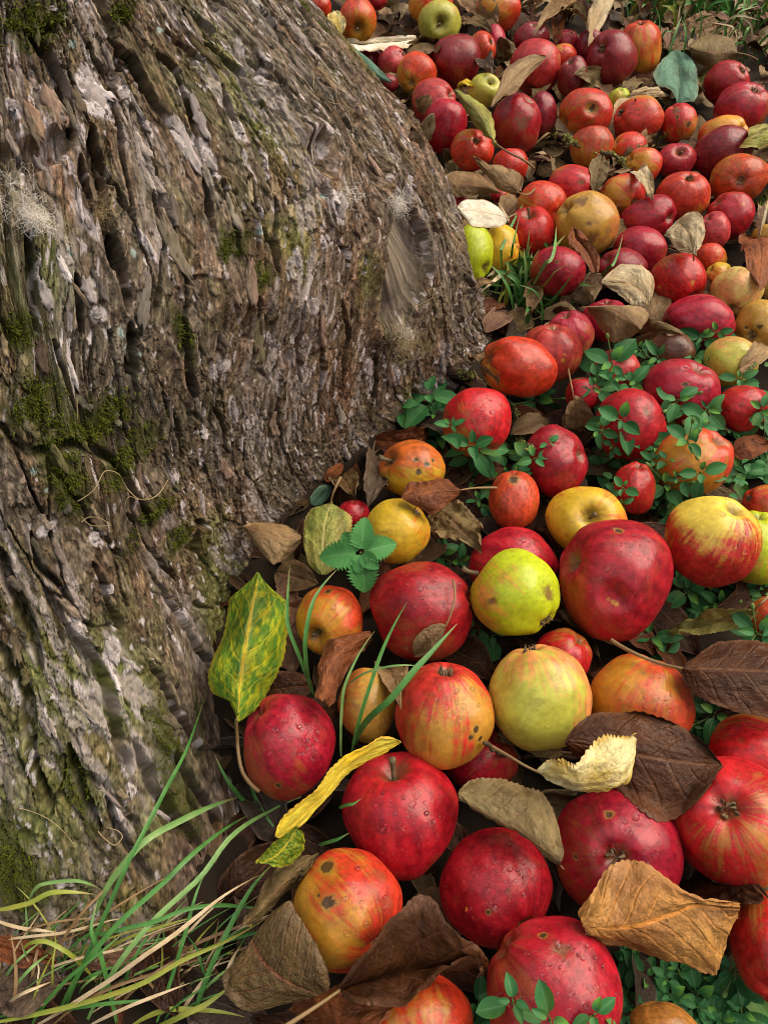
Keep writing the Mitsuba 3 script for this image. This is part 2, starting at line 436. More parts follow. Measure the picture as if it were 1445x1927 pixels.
# deep cracks seen in the bark, measured in the photograph (points, width in mm, depth in mm)
CRACKS = [([(62, 70), (92, 105), (112, 150), (120, 200), (127, 248)], 9, 16), ([(205, 75), (250, 110), (270, 150), (292, 190)], 4, 8), ([(285, 90), (330, 135), (352, 185), (372, 255)], 5, 11),
          ([(310, 60), (350, 90), (382, 115)], 4, 7), ([(385, 80), (430, 120), (470, 150), (490, 200)], 5, 9), ([(488, 18), (522, 62), (560, 98), (575, 125)], 5, 10),
          ([(470, 110), (520, 155), (545, 190)], 5, 9), ([(545, 140), (572, 170), (590, 215)], 4, 8), ([(600, 150), (625, 165), (634, 180)], 4, 8), ([(628, 180), (640, 225), (668, 250)], 7, 12),
          ([(0, 288), (50, 300), (90, 285), (130, 252)], 11, 14), ([(172, 250), (178, 320), (190, 375), (205, 430), (214, 500)], 8, 16), ([(150, 300), (160, 350), (172, 395)], 5, 9),
          ([(55, 440), (62, 540), (66, 620)], 6, 11), ([(140, 520), (146, 580), (152, 630)], 4, 8), ([(212, 440), (228, 520), (236, 585)], 6, 11), ([(98, 640), (122, 710), (142, 770)], 3.5, 7),
          ([(240, 610), (248, 690), (260, 755)], 6, 11), ([(345, 600), (355, 690), (374, 790)], 5, 10), ([(305, 735), (325, 790), (342, 865)], 4, 8), ([(290, 360), (300, 430), (312, 470)], 4, 8),
          ([(372, 250), (385, 320), (395, 400), (400, 440)], 4, 9), ([(420, 330), (440, 420), (452, 480)], 4, 8), ([(470, 330), (482, 400), (486, 470)], 4, 8), ([(520, 370), (515, 450), (520, 520)], 4, 8),
          ([(480, 560), (486, 640), (470, 700)], 4, 8), ([(565, 560), (560, 640), (566, 720)], 4, 8), ([(400, 740), (415, 800), (432, 850)], 4, 8), ([(640, 560), (650, 640), (640, 720)], 4, 7),
          ([(700, 215), (730, 300), (760, 380), (792, 440), (800, 520)], 4, 6), ([(745, 200), (785, 300), (815, 390), (840, 470)], 3.5, 6), ([(690, 130), (750, 200), (800, 300), (835, 390)], 4, 8),
          ([(0, 1030), (25, 1100), (58, 1190), (75, 1260)], 6, 11), ([(0, 1215), (40, 1290), (55, 1345), (57, 1420)], 7, 12), ([(128, 1180), (165, 1235), (200, 1290), (222, 1400), (240, 1440)], 6.5, 10),
          ([(70, 1090), (100, 1150), (115, 1210)], 4, 7), ([(170, 1060), (215, 1150), (230, 1185)], 3.5, 7), ([(300, 1100), (350, 1180), (400, 1260)], 4, 8), ([(280, 1250), (330, 1330), (380, 1400)], 4, 8),
          ([(60, 1400), (85, 1480), (95, 1530)], 4, 8), ([(130, 1400), (150, 1480), (190, 1560)], 4, 8), ([(200, 1500), (240, 1590), (290, 1650)], 4, 8), ([(250, 1400), (300, 1500), (380, 1600)], 5, 9),
          ([(330, 1420), (370, 1490), (420, 1560)], 4, 8), ([(0, 800), (60, 850), (140, 830), (210, 860), (280, 990)], 6, 6), ([(420, 160), (430, 200), (455, 250)], 4, 8), ([(340, 20), (380, 45), (400, 60)], 4, 7),
          ([(60, 1000), (75, 1060), (130, 1130)], 4, 7), ([(230, 960), (290, 1040), (330, 1090)], 3.5, 6), ([(600, 620), (606, 700), (600, 760)], 4, 7), ([(700, 640), (705, 720), (690, 790)], 3.5, 6),
          ([(860, 520), (890, 590), (905, 640)], 4, 8), ([(825, 560), (840, 630), (842, 680)], 4, 7)]
# places on the bark: (px, py, radius mm across, radius mm along)
MOSSY = [(60, 45, 26, 9), (225, 20, 12, 5), (170, 800, 30, 12), (110, 880, 12, 26), (60, 760, 22, 12), (280, 960, 22, 9), (330, 1010, 10, 10), (350, 640, 5, 18), (130, 920, 9, 16), (490, 520, 9, 8),
         (440, 460, 12, 8), (320, 1430, 8, 22), (20, 1640, 14, 16), (260, 830, 16, 10), (590, 30, 7, 26), (40, 620, 12, 8), (215, 880, 16, 10), (150, 1480, 6, 14)]
PALE = [(275, 235, 3, 6), (82, 178, 4, 4), (232, 178, 5, 4), (350, 270, 5, 15), (445, 240, 4, 6), (278, 465, 2, 7), (640, 400, 5, 7), (640, 380, 8, 6), (182, 590, 5, 4), (405, 700, 4, 8), (440, 770, 3, 12),
        (420, 690, 6, 5), (170, 180, 10, 12), (500, 130, 3, 2), (100, 15, 3, 2), (580, 575, 4, 6), (560, 490, 3, 6), (640, 800, 4, 5), (180, 1010, 4, 4), (90, 990, 6, 3), (145, 1180, 4, 6), (210, 1220, 6, 6), (205, 1110, 3, 3),
        (720, 360, 3, 9), (160, 410, 3, 8), (465, 800, 3, 7), (690, 690, 4, 10), (740, 700, 4, 10), (510, 640, 2, 6), (570, 690, 3, 4), (610, 460, 3, 5), (395, 300, 5, 10), (330, 240, 3, 5), (20, 200, 4, 4)]
CYAN = [(130, 475, 1.8, 2.5), (225, 625, 2, 2.6), (235, 655, 1.6, 1.6), (250, 475, 1.3, 1.6), (360, 705, 1.5, 2), (260, 665, 1.2, 1.2), (60, 880, 2, 1.5), (85, 915, 2.4, 1.5), (615, 365, 2.5, 1.6), (490, 435, 1.5, 2), (300, 55, 3, 1.2), (135, 80, 3, 1.4)]


def spots(s, z, where, edge, wob):
    m = np.zeros(s.shape)
    for px, py, a, b in where:
        t, th, h = trunk_hit(px, py)
        if t < 9:
            q = np.hypot((s - arc(th)) / (a * 1e-3), (z - h) / (b * 1e-3)) + wob
            m = np.maximum(m, 1 - ss(1 - edge, 1 + edge, q))
    return m


# which way the grain runs (pixels to the right per pixel down) at places on the bark
GRAIN = [(60, 60, .3), (60, 200, .15), (60, 400, .03), (60, 600, .03), (60, 800, .1), (60, 1000, .33), (60, 1250, .35), (60, 1500, .35), (250, 60, .6), (250, 200, .32), (250, 400, .15), (250, 600, .12), (250, 800, .22),
         (250, 1000, .42), (250, 1250, .48), (250, 1500, .5), (450, 60, 1.0), (450, 200, .5), (450, 400, .12), (450, 600, .0), (450, 800, .08), (450, 1000, .4), (380, 1450, .6), (650, 200, .65), (650, 400, .08), (650, 600, .02),
         (650, 800, -.05), (550, 100, .8), (800, 400, .3), (800, 600, .05), (860, 600, .3)]
POW = [(0, 1), (1, 1), (0, 2), (1, 2), (2, 1), (0, 3), (2, 2), (1, 3), (3, 1)]


def lean_basis(s, z):
    return np.array([(s * 5) ** a * (z * 4) ** b for a, b in POW])


def lean_fit():
    """Coefficients of the shear that makes the grain of the unrolled bark run that way."""
    def seen(p):
        d = p - CAM
        return np.array([d @ RIGHT, -(d @ UP)]) / (d @ FWD)
    rows, rhs = [], []
    for px, py, k in GRAIN:
        t, th, z = trunk_hit(px, py)
        if t > 5:
            continue
        s, z, e = float(arc(th)), max(z, 0.012), 0.01
        q = lambda ds, dz: seen(trunk_point(np.interp(s + ds, _s, _th), np.array(z + dz)))
        a, b = (q(e, 0) - q(-e, 0)) / (2 * e), (q(0, e) - q(0, -e)) / (2 * e)
        lam = np.clip((k * b[1] - b[0]) / (a[0] - k * a[1]), -2.5, 2.5)
        rows.append((lean_basis(s, z + e) - lean_basis(s, z - e) + lam * (lean_basis(s + e, z) - lean_basis(s - e, z))) / (2 * e))
        rhs.append(lam)
    A_, b_ = np.array(rows), np.array(rhs)
    return np.linalg.solve(A_.T @ A_ + np.eye(len(POW)) * 0.02, A_.T @ b_)


def bark(th, z):
    """Relief in metres and colour of the bark."""
    s = arc(th)
    zt = z.copy()
    zt[:, 1:] = z[:, :1] + np.cumsum(np.hypot(np.diff(trunk_radius(th, z), axis=1), np.diff(z, axis=1)), axis=1)
    P = np.stack([s, zt, 0 * s], -1)
    nz = lambda a, b, o, k=0: meshkit.fbm(P * [a, b, 1] + [0, 0, k * 3.7], o, seed=k)
    sg = s - np.tensordot(lean_fit(), lean_basis(np.clip(s, -0.26, 0.17), z), 1)
    G = np.stack([sg, zt, 0 * s], -1)
    ng = lambda a, b, o, k=0: meshkit.fbm(G * [a, b, 1] + [0, 0, k * 3.7], o, seed=k)
    s1 = sg + (nz(8, 5, 3, 1) - 0.5) * 0.016 + (nz(45, 22, 3, 2) - 0.5) * 0.008
    z1 = zt + (nz(40, 30, 3, 3) - 0.5) * 0.030
    rag = nz(300, 200, 4, 4) - 0.5
    e1, k1, da, db, r1 = cells(s1 / 0.021 + rag * 0.16, z1 / 0.095 + rag * 0.06, 11)
    wide = 0.05 + 0.16 * ss(0.40, 0.75, nz(18, 9, 3, 5))
    crack = 1 - ss(wide * 0.35, wide, e1)
    h = -0.0075 * crack * ss(0.47, 0.66, nz(26, 12, 3, 15)) - 0.0012 * crack + (r1[k1, 0] - 0.5) * 0.0022
    s2 = s1 + (nz(110, 60, 2, 6) - 0.5) * 0.005
    z2 = z1 + (nz(150, 60, 2, 7) - 0.5) * 0.012
    e2, k2, da2, db2, r2 = cells(s2 / 0.0088 + rag * 0.55, z2 / 0.025 + rag * 0.45, 12, 0.95)
    split = ss(0.45, 0.60, nz(60, 25, 3, 16))
    h += (r2[k2, 0] - 0.5) * 0.0015 - db2 * 0.0004 - 0.0026 * (1 - ss(0.02, 0.10, e2)) * split
    e3, k3, da3, db3, r3 = cells(s2 / 0.0033 + rag * 0.5, z2 / 0.0092 + rag * 0.5, 13, 0.95)
    h += (r3[k3, 0] - 0.5) * 0.0013 - db3 * 0.0004 - 0.0012 * (1 - ss(0.02, 0.12, e3)) * split
    e4, k4, _, db4, r4 = cells(s2 / 0.0016, z2 / 0.0034, 14, 0.95)
    h += (r4[k4, 0] - 0.5) * 0.0007
    h += (ng(900, 160, 2, 8) - 0.5) * 0.0006 + (nz(16, 10, 3, 9) - 0.5) * 0.007
    n17 = (nz(30, 30, 2, 17) - .5) * .01
    # the rolled lip that runs down the right side to the root, and the shelf of the old burl
    for pts, w, up_ in (([(680, 120), (760, 200), (815, 300), (846, 400), (862, 500), (885, 610)], 0.013, 0.010), ([(640, 170), (700, 240), (712, 330), (700, 430), (695, 540)], 0.010, 0.006), ([(380, 545), (520, 560), (640, 600)], 0.016, 0.004),
                        ([(0, 255), (90, 240), (180, 235), (260, 250)], 0.012, 0.006), ([(0, 905), (140, 905), (300, 935), (420, 1000)], 0.014, 0.005), ([(560, 265), (600, 245), (645, 280), (640, 320)], 0.007, 0.005)):
        sz = [(arc(a), hh) for t, a, hh in (trunk_hit(*q) for q in pts) if t < 9]
        if len(sz) > 1:
            d, al = pline_distance(s + n17, z, sz)
            h += up_ * np.exp(-(d / w) ** 2) * ss(0, .12, al) * ss(1, .88, al)
    # cracks
    n10, n11 = nz(60, 45, 3, 10), nz(90, 90, 2, 11)
    for pts, w, dep in CRACKS:
        sz = []
        for q in pts:
            t, a, hh = trunk_hit(*q)
            if t < 9:
                sz.append((arc(a), hh))
        if len(sz) < 2:
            continue
        lo, hi = np.min(sz, 0) - 0.02, np.max(sz, 0) + 0.02
        box = (s > lo[0]) & (s < hi[0]) & (z > lo[1]) & (z < hi[1])
        if box.any():
            d, al = pline_distance(s[box] + (n10[box] - 0.5) * 0.006, z[box], sz)
            taper = np.sqrt(np.clip(4 * al * (1 - al), 0.02, 1))
            ww = w * 0.62e-3 * (0.35 + 0.65 * taper) * (0.6 + 0.8 * n11[box])
            g = 1 - ss(0.55, 1.0, d / ww)
            lip = np.exp(-((d / ww - 1.5) / 0.8) ** 2)
            h[box] += -min(dep * 1.6, 13) * 1e-3 * g * (0.5 + 0.5 * taper) + 0.0012 * lip
    # the bare scar in the hollow, and the dark knot
    (_, a0, h0), (_, a1, h1), (_, a2, h2), (_, a3, h3) = (trunk_hit(*q) for q in ((692, 455), (800, 455), (735, 300), (745, 610)))
    sm, zm, hw, hh = (arc(a0) + arc(a1)) / 2, (h2 + h3) / 2, abs(arc(a1) - arc(a0)) / 2, abs(h2 - h3) / 2
    tilt = (arc(a3) - arc(a2)) / (h3 - h2)
    q = np.hypot((s - sm - (z - zm) * tilt * 0.6) / hw, (z - zm) / hh) + (nz(24, 12, 3, 12) - 0.5) * 0.45
    scar = 1 - ss(0.62, 1.08, q)
    grain = (nz(420, 16, 3, 13) - 0.5)
    h = h * (1 - scar) + scar * (-0.010 + grain * 0.0012)
    h += 0.006 * np.exp(-((q - 1.12) / 0.16) ** 2)
    t, a, hh = trunk_hit(605, 285)
    q = np.hypot((s - arc(a)) / 0.016, (z - hh) / 0.012) + (nz(90, 90, 3, 14) - 0.5) * 0.7
    h -= 0.012 * (1 - ss(0.5, 1.1, q))
    # colour
    C = lambda *c: np.array(c)
    tones = np.array([[.150, .122, .082], [.105, .070, .044], [.205, .135, .098], [.175, .150, .120], [.062, .040, .026], [.130, .112, .066], [.24, .20, .175], [.09, .062, .042]])
    pick = lambda r, k, p: tones[np.searchsorted(np.cumsum(p), r[k, 3], side='right').clip(0, 7)]
    c = pick(r1, k1, [.2, .15, .12, .2, .05, .18, .05, .05]) * 0.20 + pick(r2, k2, [.18, .18, .14, .16, .08, .12, .07, .07]) * 0.45 + pick(r3, k3, [.14, .16, .15, .14, .13, .09, .10, .09]) * 0.35
    c = c * (0.55 + 0.75 * r4[k4, 1])[..., None] * np.exp(2.1 * (ng(480, 260, 4, 30) - 0.5) + 1.8 * (ng(1700, 400, 2, 31) - 0.5))[..., None] * C(.86, .80, .70)
    grey = ss(0.36, 0.58, nz(22, 12, 3, 32))
    c = c * (1 - grey[..., None] * 0.35) + c.mean(-1, keepdims=True) * np.array([1.08, 1.0, 0.86]) * grey[..., None] * 0.35
    mix = lambda c, col, m: c * (1 - m[..., None]) + np.asarray(col) * m[..., None]
    up = ss(0.20, 0.33, z + (nz(14, 10, 3, 20) - 0.5) * 0.12)
    c = mix(c, c * C(1.08, 1.12, 1.14) + 0.006, up * 0.9)
    pink = ss(0.50, 0.66, nz(12, 9, 3, 21) + 0.10 * np.exp(-(((s - arc(-28)) / 0.12) ** 2 + ((z - 0.14) / 0.09) ** 2)))
    c = mix(c, c * C(1.30, 1.16, 1.14) + C(.012, .008, .007), pink * 0.75)
    alg = ss(0.52, 0.74, nz(16, 13, 4, 22) + 0.12 * ss(-28, -65, th) * ss(0.25, 0.05, z))
    c = mix(c, c * C(0.85, 1.10, 0.50) + C(.012, .022, .0), alg * 0.8)
    wob = (nz(150, 110, 4, 23) - 0.5) * 1.1
    pale = np.maximum(spots(s, z, PALE, 0.12, wob), ((r3[k3, 4] > 0.93) & (nz(30, 20, 2, 24) > 0.47) & (nz(700, 300, 2, 25) > 0.42)) * 0.9)
    pale = np.maximum(pale, (r4[k4, 4] > 0.975) * 0.8)
    lil = ss(0.52, 0.66, ng(40, 9, 3, 33)) * ss(0.44, 0.60, ng(300, 60, 3, 34))
    c = mix(c, np.array([.32, .275, .255]) * (0.7 + 0.6 * r4[k4, 1])[..., None], lil * 0.75)
    c = mix(c, np.array([.50, .45, .45]) * (0.8 + 0.5 * r4[k4, 2])[..., None], pale * 0.85)
    c = mix(c, C(.33, .42, .39), spots(s, z, CYAN, 0.2, wob * 1.7) * 0.8)
    moss = spots(s, z, MOSSY, 0.35, wob * 1.3)
    c = mix(c, C(.052, .056, .012) * (0.6 + 0.8 * r4[k4, 5])[..., None], moss * 0.8)
    rot = ss(0.44, 0.62, nz(40, 9, 3, 35))[..., None]
    c = mix(c, (C(.17, .14, .105) * (1 - rot) + C(.055, .043, .036) * rot) * np.exp(2.6 * (nz(500, 26, 3, 36) - .5))[..., None], scar * 0.95)
    return h, np.clip(c, 0.01, 0.8)


TREE = thing('apple_tree', 'old apple tree trunk with flaking mossy bark and a flared base', 'tree')
dense = np.linspace(-104, 24, 4000)
al = np.r_[0, np.cumsum(np.linalg.norm(np.diff(trunk_point(dense, 0.03 + 0 * dense), axis=0), axis=1) * 0.5 + np.linalg.norm(np.diff(trunk_point(dense, 0.2 + 0 * dense), axis=0), axis=1) * 0.5)]
th_f = np.interp(np.linspace(0, al[-1], int(al[-1] / 0.00089)), al, dense)
z_f = np.r_[np.arange(0.0, 0.43, 0.00087)]
g_th, g_z = np.meshgrid(th_f, z_f, indexing='ij')
hh_, cc_ = bark(g_th, g_z)
fade = ss(0.43, 0.41, g_z)
V = trunk_point(g_th, g_z) + trunk_normal(g_th, g_z) * (hh_ * fade)[..., None]
nu, nv = g_th.shape
put(part(TREE, 'trunk'), V.reshape(-1, 3), grid_faces(nu, nv), 'bark', color=cc_.reshape(-1, 3), smooth=False)
BARK_H = (hh_, cc_, th_f, z_f)
# the rest of the stem: its far side and what rises out of the picture
m = []
for ta, tb, za, zb, n1_, n2_ in ((th_f[-1], 256.0, 0.0, 0.43, 130, 60), (-104, 256.0, z_f[-1], 1.65, 200, 90)):
    a, b = np.meshgrid(np.linspace(ta, tb, n1_), np.linspace(za, zb, n2_), indexing='ij')
    a2 = (a + 180) % 360 - 180
    e, k, _, _, r = cells(arc(a2) / 0.03, b / 0.09, 5)
    lift = (-0.008 * (1 - ss(0, 0.25, e)) + (r[k, 0] - 0.5) * 0.006) * ss(0, 0.03, b - za) * ss(0, 4, a - ta) * ss(0, 4, tb - a)
    col = np.array([.13, .10, .07]) * (0.6 + 0.8 * r[k, 1])[..., None]
    m.append((trunk_point(a2, b) + trunk_normal(a2, b) * lift[..., None], grid_faces(n1_, n2_), col))
v, f = join([(x[0].reshape(-1, 3), x[1]) for x in m])
put(part(TREE, 'stem'), v, f, 'bark', color=np.vstack([x[2].reshape(-1, 3) for x in m]))

# ---------------------------------------------------------------- the ground
gx, gy = np.meshgrid(np.linspace(-1.6, 2.2, 270), np.linspace(-0.5, 3.3, 270), indexing='ij')
gz = -0.012 + 0.022 * np.exp(-np.maximum(0, np.hypot(gx - AXIS[0], gy - AXIS[1]) - trunk_radius(np.degrees(np.arctan2(gy - AXIS[1], gx - AXIS[0])), 0 * gx)) / 0.03) + 0.030 * (meshkit.fbm(np.stack([gx * 14, gy * 14, 0 * gx], -1), 4, seed=3) - 0.5) + 0.012 * (meshkit.fbm(np.stack([gx * 70, gy * 70, 0 * gx], -1), 3, seed=4) - 0.5)
far = np.array([[-40, -40], [40, -40], [40, 40], [-40, 40.0]])
near = np.array([[gx.min(), gy.min()], [gx.max(), gy.min()], [gx.max(), gy.max()], [gx.min(), gy.max()]])
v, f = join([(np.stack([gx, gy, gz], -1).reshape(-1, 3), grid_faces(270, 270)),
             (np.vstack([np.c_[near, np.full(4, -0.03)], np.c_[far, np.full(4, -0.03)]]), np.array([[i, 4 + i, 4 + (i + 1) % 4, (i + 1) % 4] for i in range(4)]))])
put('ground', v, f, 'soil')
labels['ground'] = {'kind': 'structure', 'label': 'dark damp soil under the apples and fallen leaves'}

# ---------------------------------------------------------------- the apples
#           ground colour        blush                threshold softness streaks russet
SKIN = {'red': ((.42, .15, .025), (.42, .009, .014), -.60, .50, .45, .3), 'crimson': ((.34, .06, .02), (.31, .004, .018), -.80, .45, .35, .2), 'dark': ((.26, .04, .02), (.19, .005, .014), -.85, .35, .3, .2),
        'pink': ((.46, .15, .05), (.37, .022, .030), -.85, .45, .35, .2), 'coral': ((.56, .27, .035), (.47, .030, .014), -.60, .55, .5, .3), 'orange': ((.50, .23, .022), (.44, .036, .014), -.58, .65, .6, .5),
        'yellow': ((.58, .38, .025), (.50, .10, .015), .10, .55, .6, .5), 'green': ((.45, .44, .06), (.52, .20, .06), .60, .5, .5, .3), 'lime': ((.42, .50, .012), (.50, .30, .03), .85, .5, .4, .3),
        'sunny': ((.66, .50, .06), (.36, .014, .010), -.46, .55, .15, .1), 'cream': ((.62, .52, .14), (.55, .22, .08), .60, .40, .4, .4), 'ochre': ((.42, .235, .035), (.34, .10, .025), .10, .50, .35, .8), 'brown': ((.17, .065, .022), (.085, .028, .012), .0, .5, .3, .6)}
APPLES = []


def A(cx, cy, rx, ry, skin, label, tilt=0, ax=None, y=None, sp=(), lift=0, wet=0, th=0.0, cat='apple'):
    """Outline in the photograph (centre, half axes, tilt), skin, visible end ('s' stalk or 'c' blossom end, offset from the middle), the
    least blushed side y, marks (offset, radius, kind), lift in mm above the layer of apples, water drops."""
    APPLES.append(dict(cx=cx, cy=cy, rx=rx, ry=ry, skin=skin, label=label, tilt=tilt, ax=ax, y=y, sp=sp, lift=lift, wet=wet, th=th))


# far end, beside the top of the trunk
A(603, 12, 21, 20, 'coral', 'small orange apple at the top edge half hidden behind the trunk')
A(673, 37, 36, 39, 'orange', 'orange apple with a green underside and long stalk next to the top of the trunk', ax=('s', .05, .38), y=(.2, .9), th=.1)
A(711, 0, 18, 16, 'crimson', 'red apple cut by the top edge between the orange and the green-faced apple')
A(810, 6, 42, 36, 'coral', 'orange-red apple half hidden behind the green-faced apple near the top edge', y=(-.8, .5))
A(827, 44, 41, 40, 'green', 'apple with its green stalk end turned to the viewer near the top edge', ax=('s', .05, -.02), th=-.35, y=(0, .3), lift=8)
A(938, 18, 42, 40, 'orange', 'large orange-red apple at the top edge above the pink apples', y=(-.5, -.3), th=.0)
A(931, 77, 21, 29, 'pink', 'narrow pink apple wedged behind the coral apple with a dark blossom end', ax=('c', -.5, -.2))
A(907, 92, 26, 31, 'coral', 'small coral apple with its blossom end against the narrow pink apple', ax=('c', .75, -.45), th=-.1)
A(1000, 72, 34, 28, 'dark', 'dark red apple lying low behind the pink apples below the top edge')
A(1006, 126, 48, 48, 'pink', 'large pink apple under the long tan leaf', wet=0)
A(857, 118, 47, 48, 'dark', 'large dark red apple above the pale green apple with a stalk', y=(-.3, 1))
A(739, 122, 29, 33, 'pink', 'dusky pink apple behind the small orange apple close to the trunk', y=(-.5, .8))
A(784, 137, 38, 37, 'coral', 'orange apple with its blossom end at the lower left and a green base', ax=('c', -.25, .42), y=(-.6, .7), th=.1)
A(697, 111, 21, 20, 'dark', 'dark red apple mostly hidden below the pale curled leaf strip')
A(733, 156, 17, 16, 'dark', 'dark red apple in shade just below the teal green leaf')
A(801, 108, 19, 18, 'red', 'red apple of which only a slice shows left of the large dark red one')
A(816, 190, 42, 40, 'pink', 'pinkish red apple lying behind the bright red apple beside the trunk')
A(836, 238, 43, 48, 'crimson', 'bright red apple touching the trunk with a torn leaf on its left', lift=4)
A(912, 170, 32, 30, 'green', 'small pale green apple with an upright stalk', ax=('s', .45, -.6), y=(0, .4), th=-.1)
A(972, 233, 46, 54, 'crimson', 'large red apple right of the yellow-green leaf', y=(-.4, .8), lift=5, sp=((.1, .05, .35, 2),))
A(888, 282, 41, 37, 'orange', 'orange-brown apple with a grey blossom end on top and a leaf in front', ax=('c', .25, -.45), th=-.2, lift=4)
A(960, 313, 34, 32, 'coral', 'red and orange apple under the pair of tan leaves')
A(940, 366, 17, 14, 'red', 'tiny red apple tip between the bright white leaf and the tan leaves')
A(866, 380, 16, 16, 'crimson', 'red apple tip between the trunk and the bright white leaf')
A(1018, 384, 46, 42, 'coral', 'orange and red apple behind the ochre bruised one', y=(-.6, .7))
# far right
A(1064, 80, 23, 23, 'pink', 'small pink apple behind the large pink apple with a brown leaf on top')
A(1057, 106, 28, 22, 'coral', 'coral apple squeezed between the two pink apples')
A(1077, 146, 29, 37, 'dark', 'dark red apple with its blossom end on top left of the crimson one', ax=('c', -.2, -.85))
A(1112, 90, 29, 33, 'dark', 'dark red apple half hidden behind the large glossy crimson one')
A(1151, 110, 47, 49, 'dark', 'large glossy crimson apple with its blossom end at the upper left', ax=('c', -.45, -.45), lift=8, th=-.1)
A(1204, 92, 39, 48, 'orange', 'tall orange and yellow apple right of the glossy crimson one', ax=('c', 0, -.97), y=(.3, .7), th=.0)
A(1164, 186, 21, 20, 'lime', 'small bright green apple peeping out behind the holed apple')
A(1102, 214, 50, 45, 'orange', 'orange apple with a brown rotten hole in its side', y=(-.8, .4), sp=((.22, -.18, .30, 3), (.27, -.2, .15, 1)), lift=5, th=-.2)
A(1200, 226, 48, 42, 'coral', 'red-orange apple with its blossom end at the upper left beside the holed apple', ax=('c', -.72, -.5), th=-.25)
A(1277, 231, 33, 35, 'red', 'small red apple with brown rot on top below the dark green leaf', sp=((-.1, -.6, .35, 2), (.55, .2, .15, 1), (-.05, -.25, .1, 1)), th=.2)
A(1366, 157, 42, 40, 'crimson', 'dark red apple with its blossom end at the upper right, farthest on the right', ax=('c', .75, -.5))
A(1395, 203, 50, 45, 'crimson', 'large dark red apple at the right edge with an orange flank', ax=('c', .55, -.7), y=(.9, .5), lift=4)
A(1021, 212, 27, 38, 'dark', 'dark red apple in shade between the large red apple and the holed apple')
A(1113, 279, 41, 39, 'orange', 'orange apple with a red top just below the holed apple', y=(-.7, .6), th=.0, lift=4)
A(1183, 282, 34, 32, 'coral', 'coral apple of which only a low slice shows above the peach one')
A(1211, 312, 34, 33, 'orange', 'small peach-orange apple with a torn leaf on top', y=(-.5, -.2), th=.15)
A(1272, 303, 37, 32, 'pink', 'pink apple with a stalk standing in its hollow', ax=('s', .25, -.55))
A(1360, 260, 45, 40, 'coral', 'coral apple with a yellow streaked top behind the dark red one', y=(.4, -.5), th=.1)
A(1357, 288, 56, 46, 'dark', 'dusky dark red apple with its blossom end on the right', ax=('c', .93, .1), tilt=-15, lift=4)
A(1391, 337, 54, 46, 'orange', 'orange-red apple with its blossom end facing the viewer at the right', ax=('c', .08, -.02), lift=7, th=-.35)
A(1076, 352, 45, 41, 'red', 'red apple with brown scuffs left of the rolled tan leaf', sp=((-.4, .4, .12, 1), (.3, -.2, .2, 2)), th=-.3)
A(1170, 366, 43, 37, 'coral', 'orange-red apple with its blossom end at the lower right', ax=('c', .6, .45), y=(-.6, .2), th=.0)
A(1284, 371, 50, 46, 'coral', 'red-orange apple with its blossom end on top', ax=('c', .25, -.75), lift=4, th=-.2)
A(1104, 421, 60, 59, 'ochre', 'large ochre bruised apple with a curled brown leaf at its foot', y=(-.5, .1), sp=((.15, .05, .12, 2), (-.1, -.7, .3, 2), (.25, .5, .25, 2)), lift=8)
A(1219, 413, 53, 40, 'crimson', 'oblong crimson apple tilted below the orange-red one', tilt=-18)
A(1374, 406, 43, 43, 'crimson', 'bright red apple with a small pale scar at the right', lift=3, sp=((.55, -.4, .09, 4),))
# middle band
A(889, 478, 39, 56, 'lime', 'bright lime green apple touching the trunk above the grass', y=(-.5, 0), lift=4)
A(941, 470, 37, 47, 'yellow', 'yellow and orange apple behind the lime green one', y=(-.3, -.6))
A(999, 436, 46, 45, 'red', 'dull red apple with grass blades in front and a hollow on top', ax=('s', -.05, -.8), th=-.3)
A(1049, 510, 53, 46, 'crimson', 'dull red apple lying in the grass below the ochre one', sp=((.05, -.4, .06, 1),))
A(1073, 630, 45, 45, 'pink', 'pink-red apple behind the two streaked red ones by the trunk', y=(.8, .5))
A(1037, 664, 58, 54, 'pink', 'smooth coral-red apple directly behind the streaked orange-red one', sp=((.4, .3, .08, 4), (.45, .1, .05, 4)), th=.1)
A(977, 690, 72, 55, 'coral', 'streaked orange-red apple resting against the tip of the root', tilt=12, lift=10, th=-.1, wet=20)
A(1203, 470, 50, 43, 'crimson', 'smooth crimson apple left of the pale whitish leaf', tilt=12)
A(1170, 507, 47, 40, 'dark', 'dark magenta apple half covered by the large tan leaf', tilt=12)
A(1343, 435, 30, 36, 'pink', 'dull pink apple right of the pale whitish leaf')
A(1335, 487, 31, 29, 'orange', 'small orange apple below the dull pink one', th=.1)
A(1273, 526, 53, 48, 'red', 'bright red apple with yellow scars right of the tan leaf', sp=((.5, .15, .13, 4), (-.65, .2, .09, 4)), lift=5, th=-.2)
A(1352, 526, 28, 32, 'yellow', 'yellowish apple hiding behind the cream one', th=.0)
A(1387, 548, 47, 46, 'cream', 'cream-yellow apple with its blossom end at the bottom', ax=('c', -.2, .72), lift=6)
A(1315, 604, 66, 50, 'crimson', 'oblong dark red apple with a stalk at its left end', ax=('s', -.93, .2), tilt=12, lift=5, th=-.1)
A(1430, 612, 47, 48, 'ochre', 'olive and brown spotted apple at the right edge', ax=('c', -.3, .35), sp=((.05, 0, .12, 1), (-.55, .0, .1, 1)), y=(-.4, -.4), th=.3)
A(1375, 682, 50, 49, 'green', 'olive green apple with a blushed top', y=(-.2, .8), th=-.45, lift=5)
A(1263, 661, 44, 36, 'brown', 'shrivelled rotten brown apple behind the glossy red one')
A(1158, 699, 47, 43, 'pink', 'pink-red apple behind the flowering chickweed sprig')
A(1140, 603, 45, 40, 'crimson', 'dark red apple mostly hidden under the folded tan leaf')
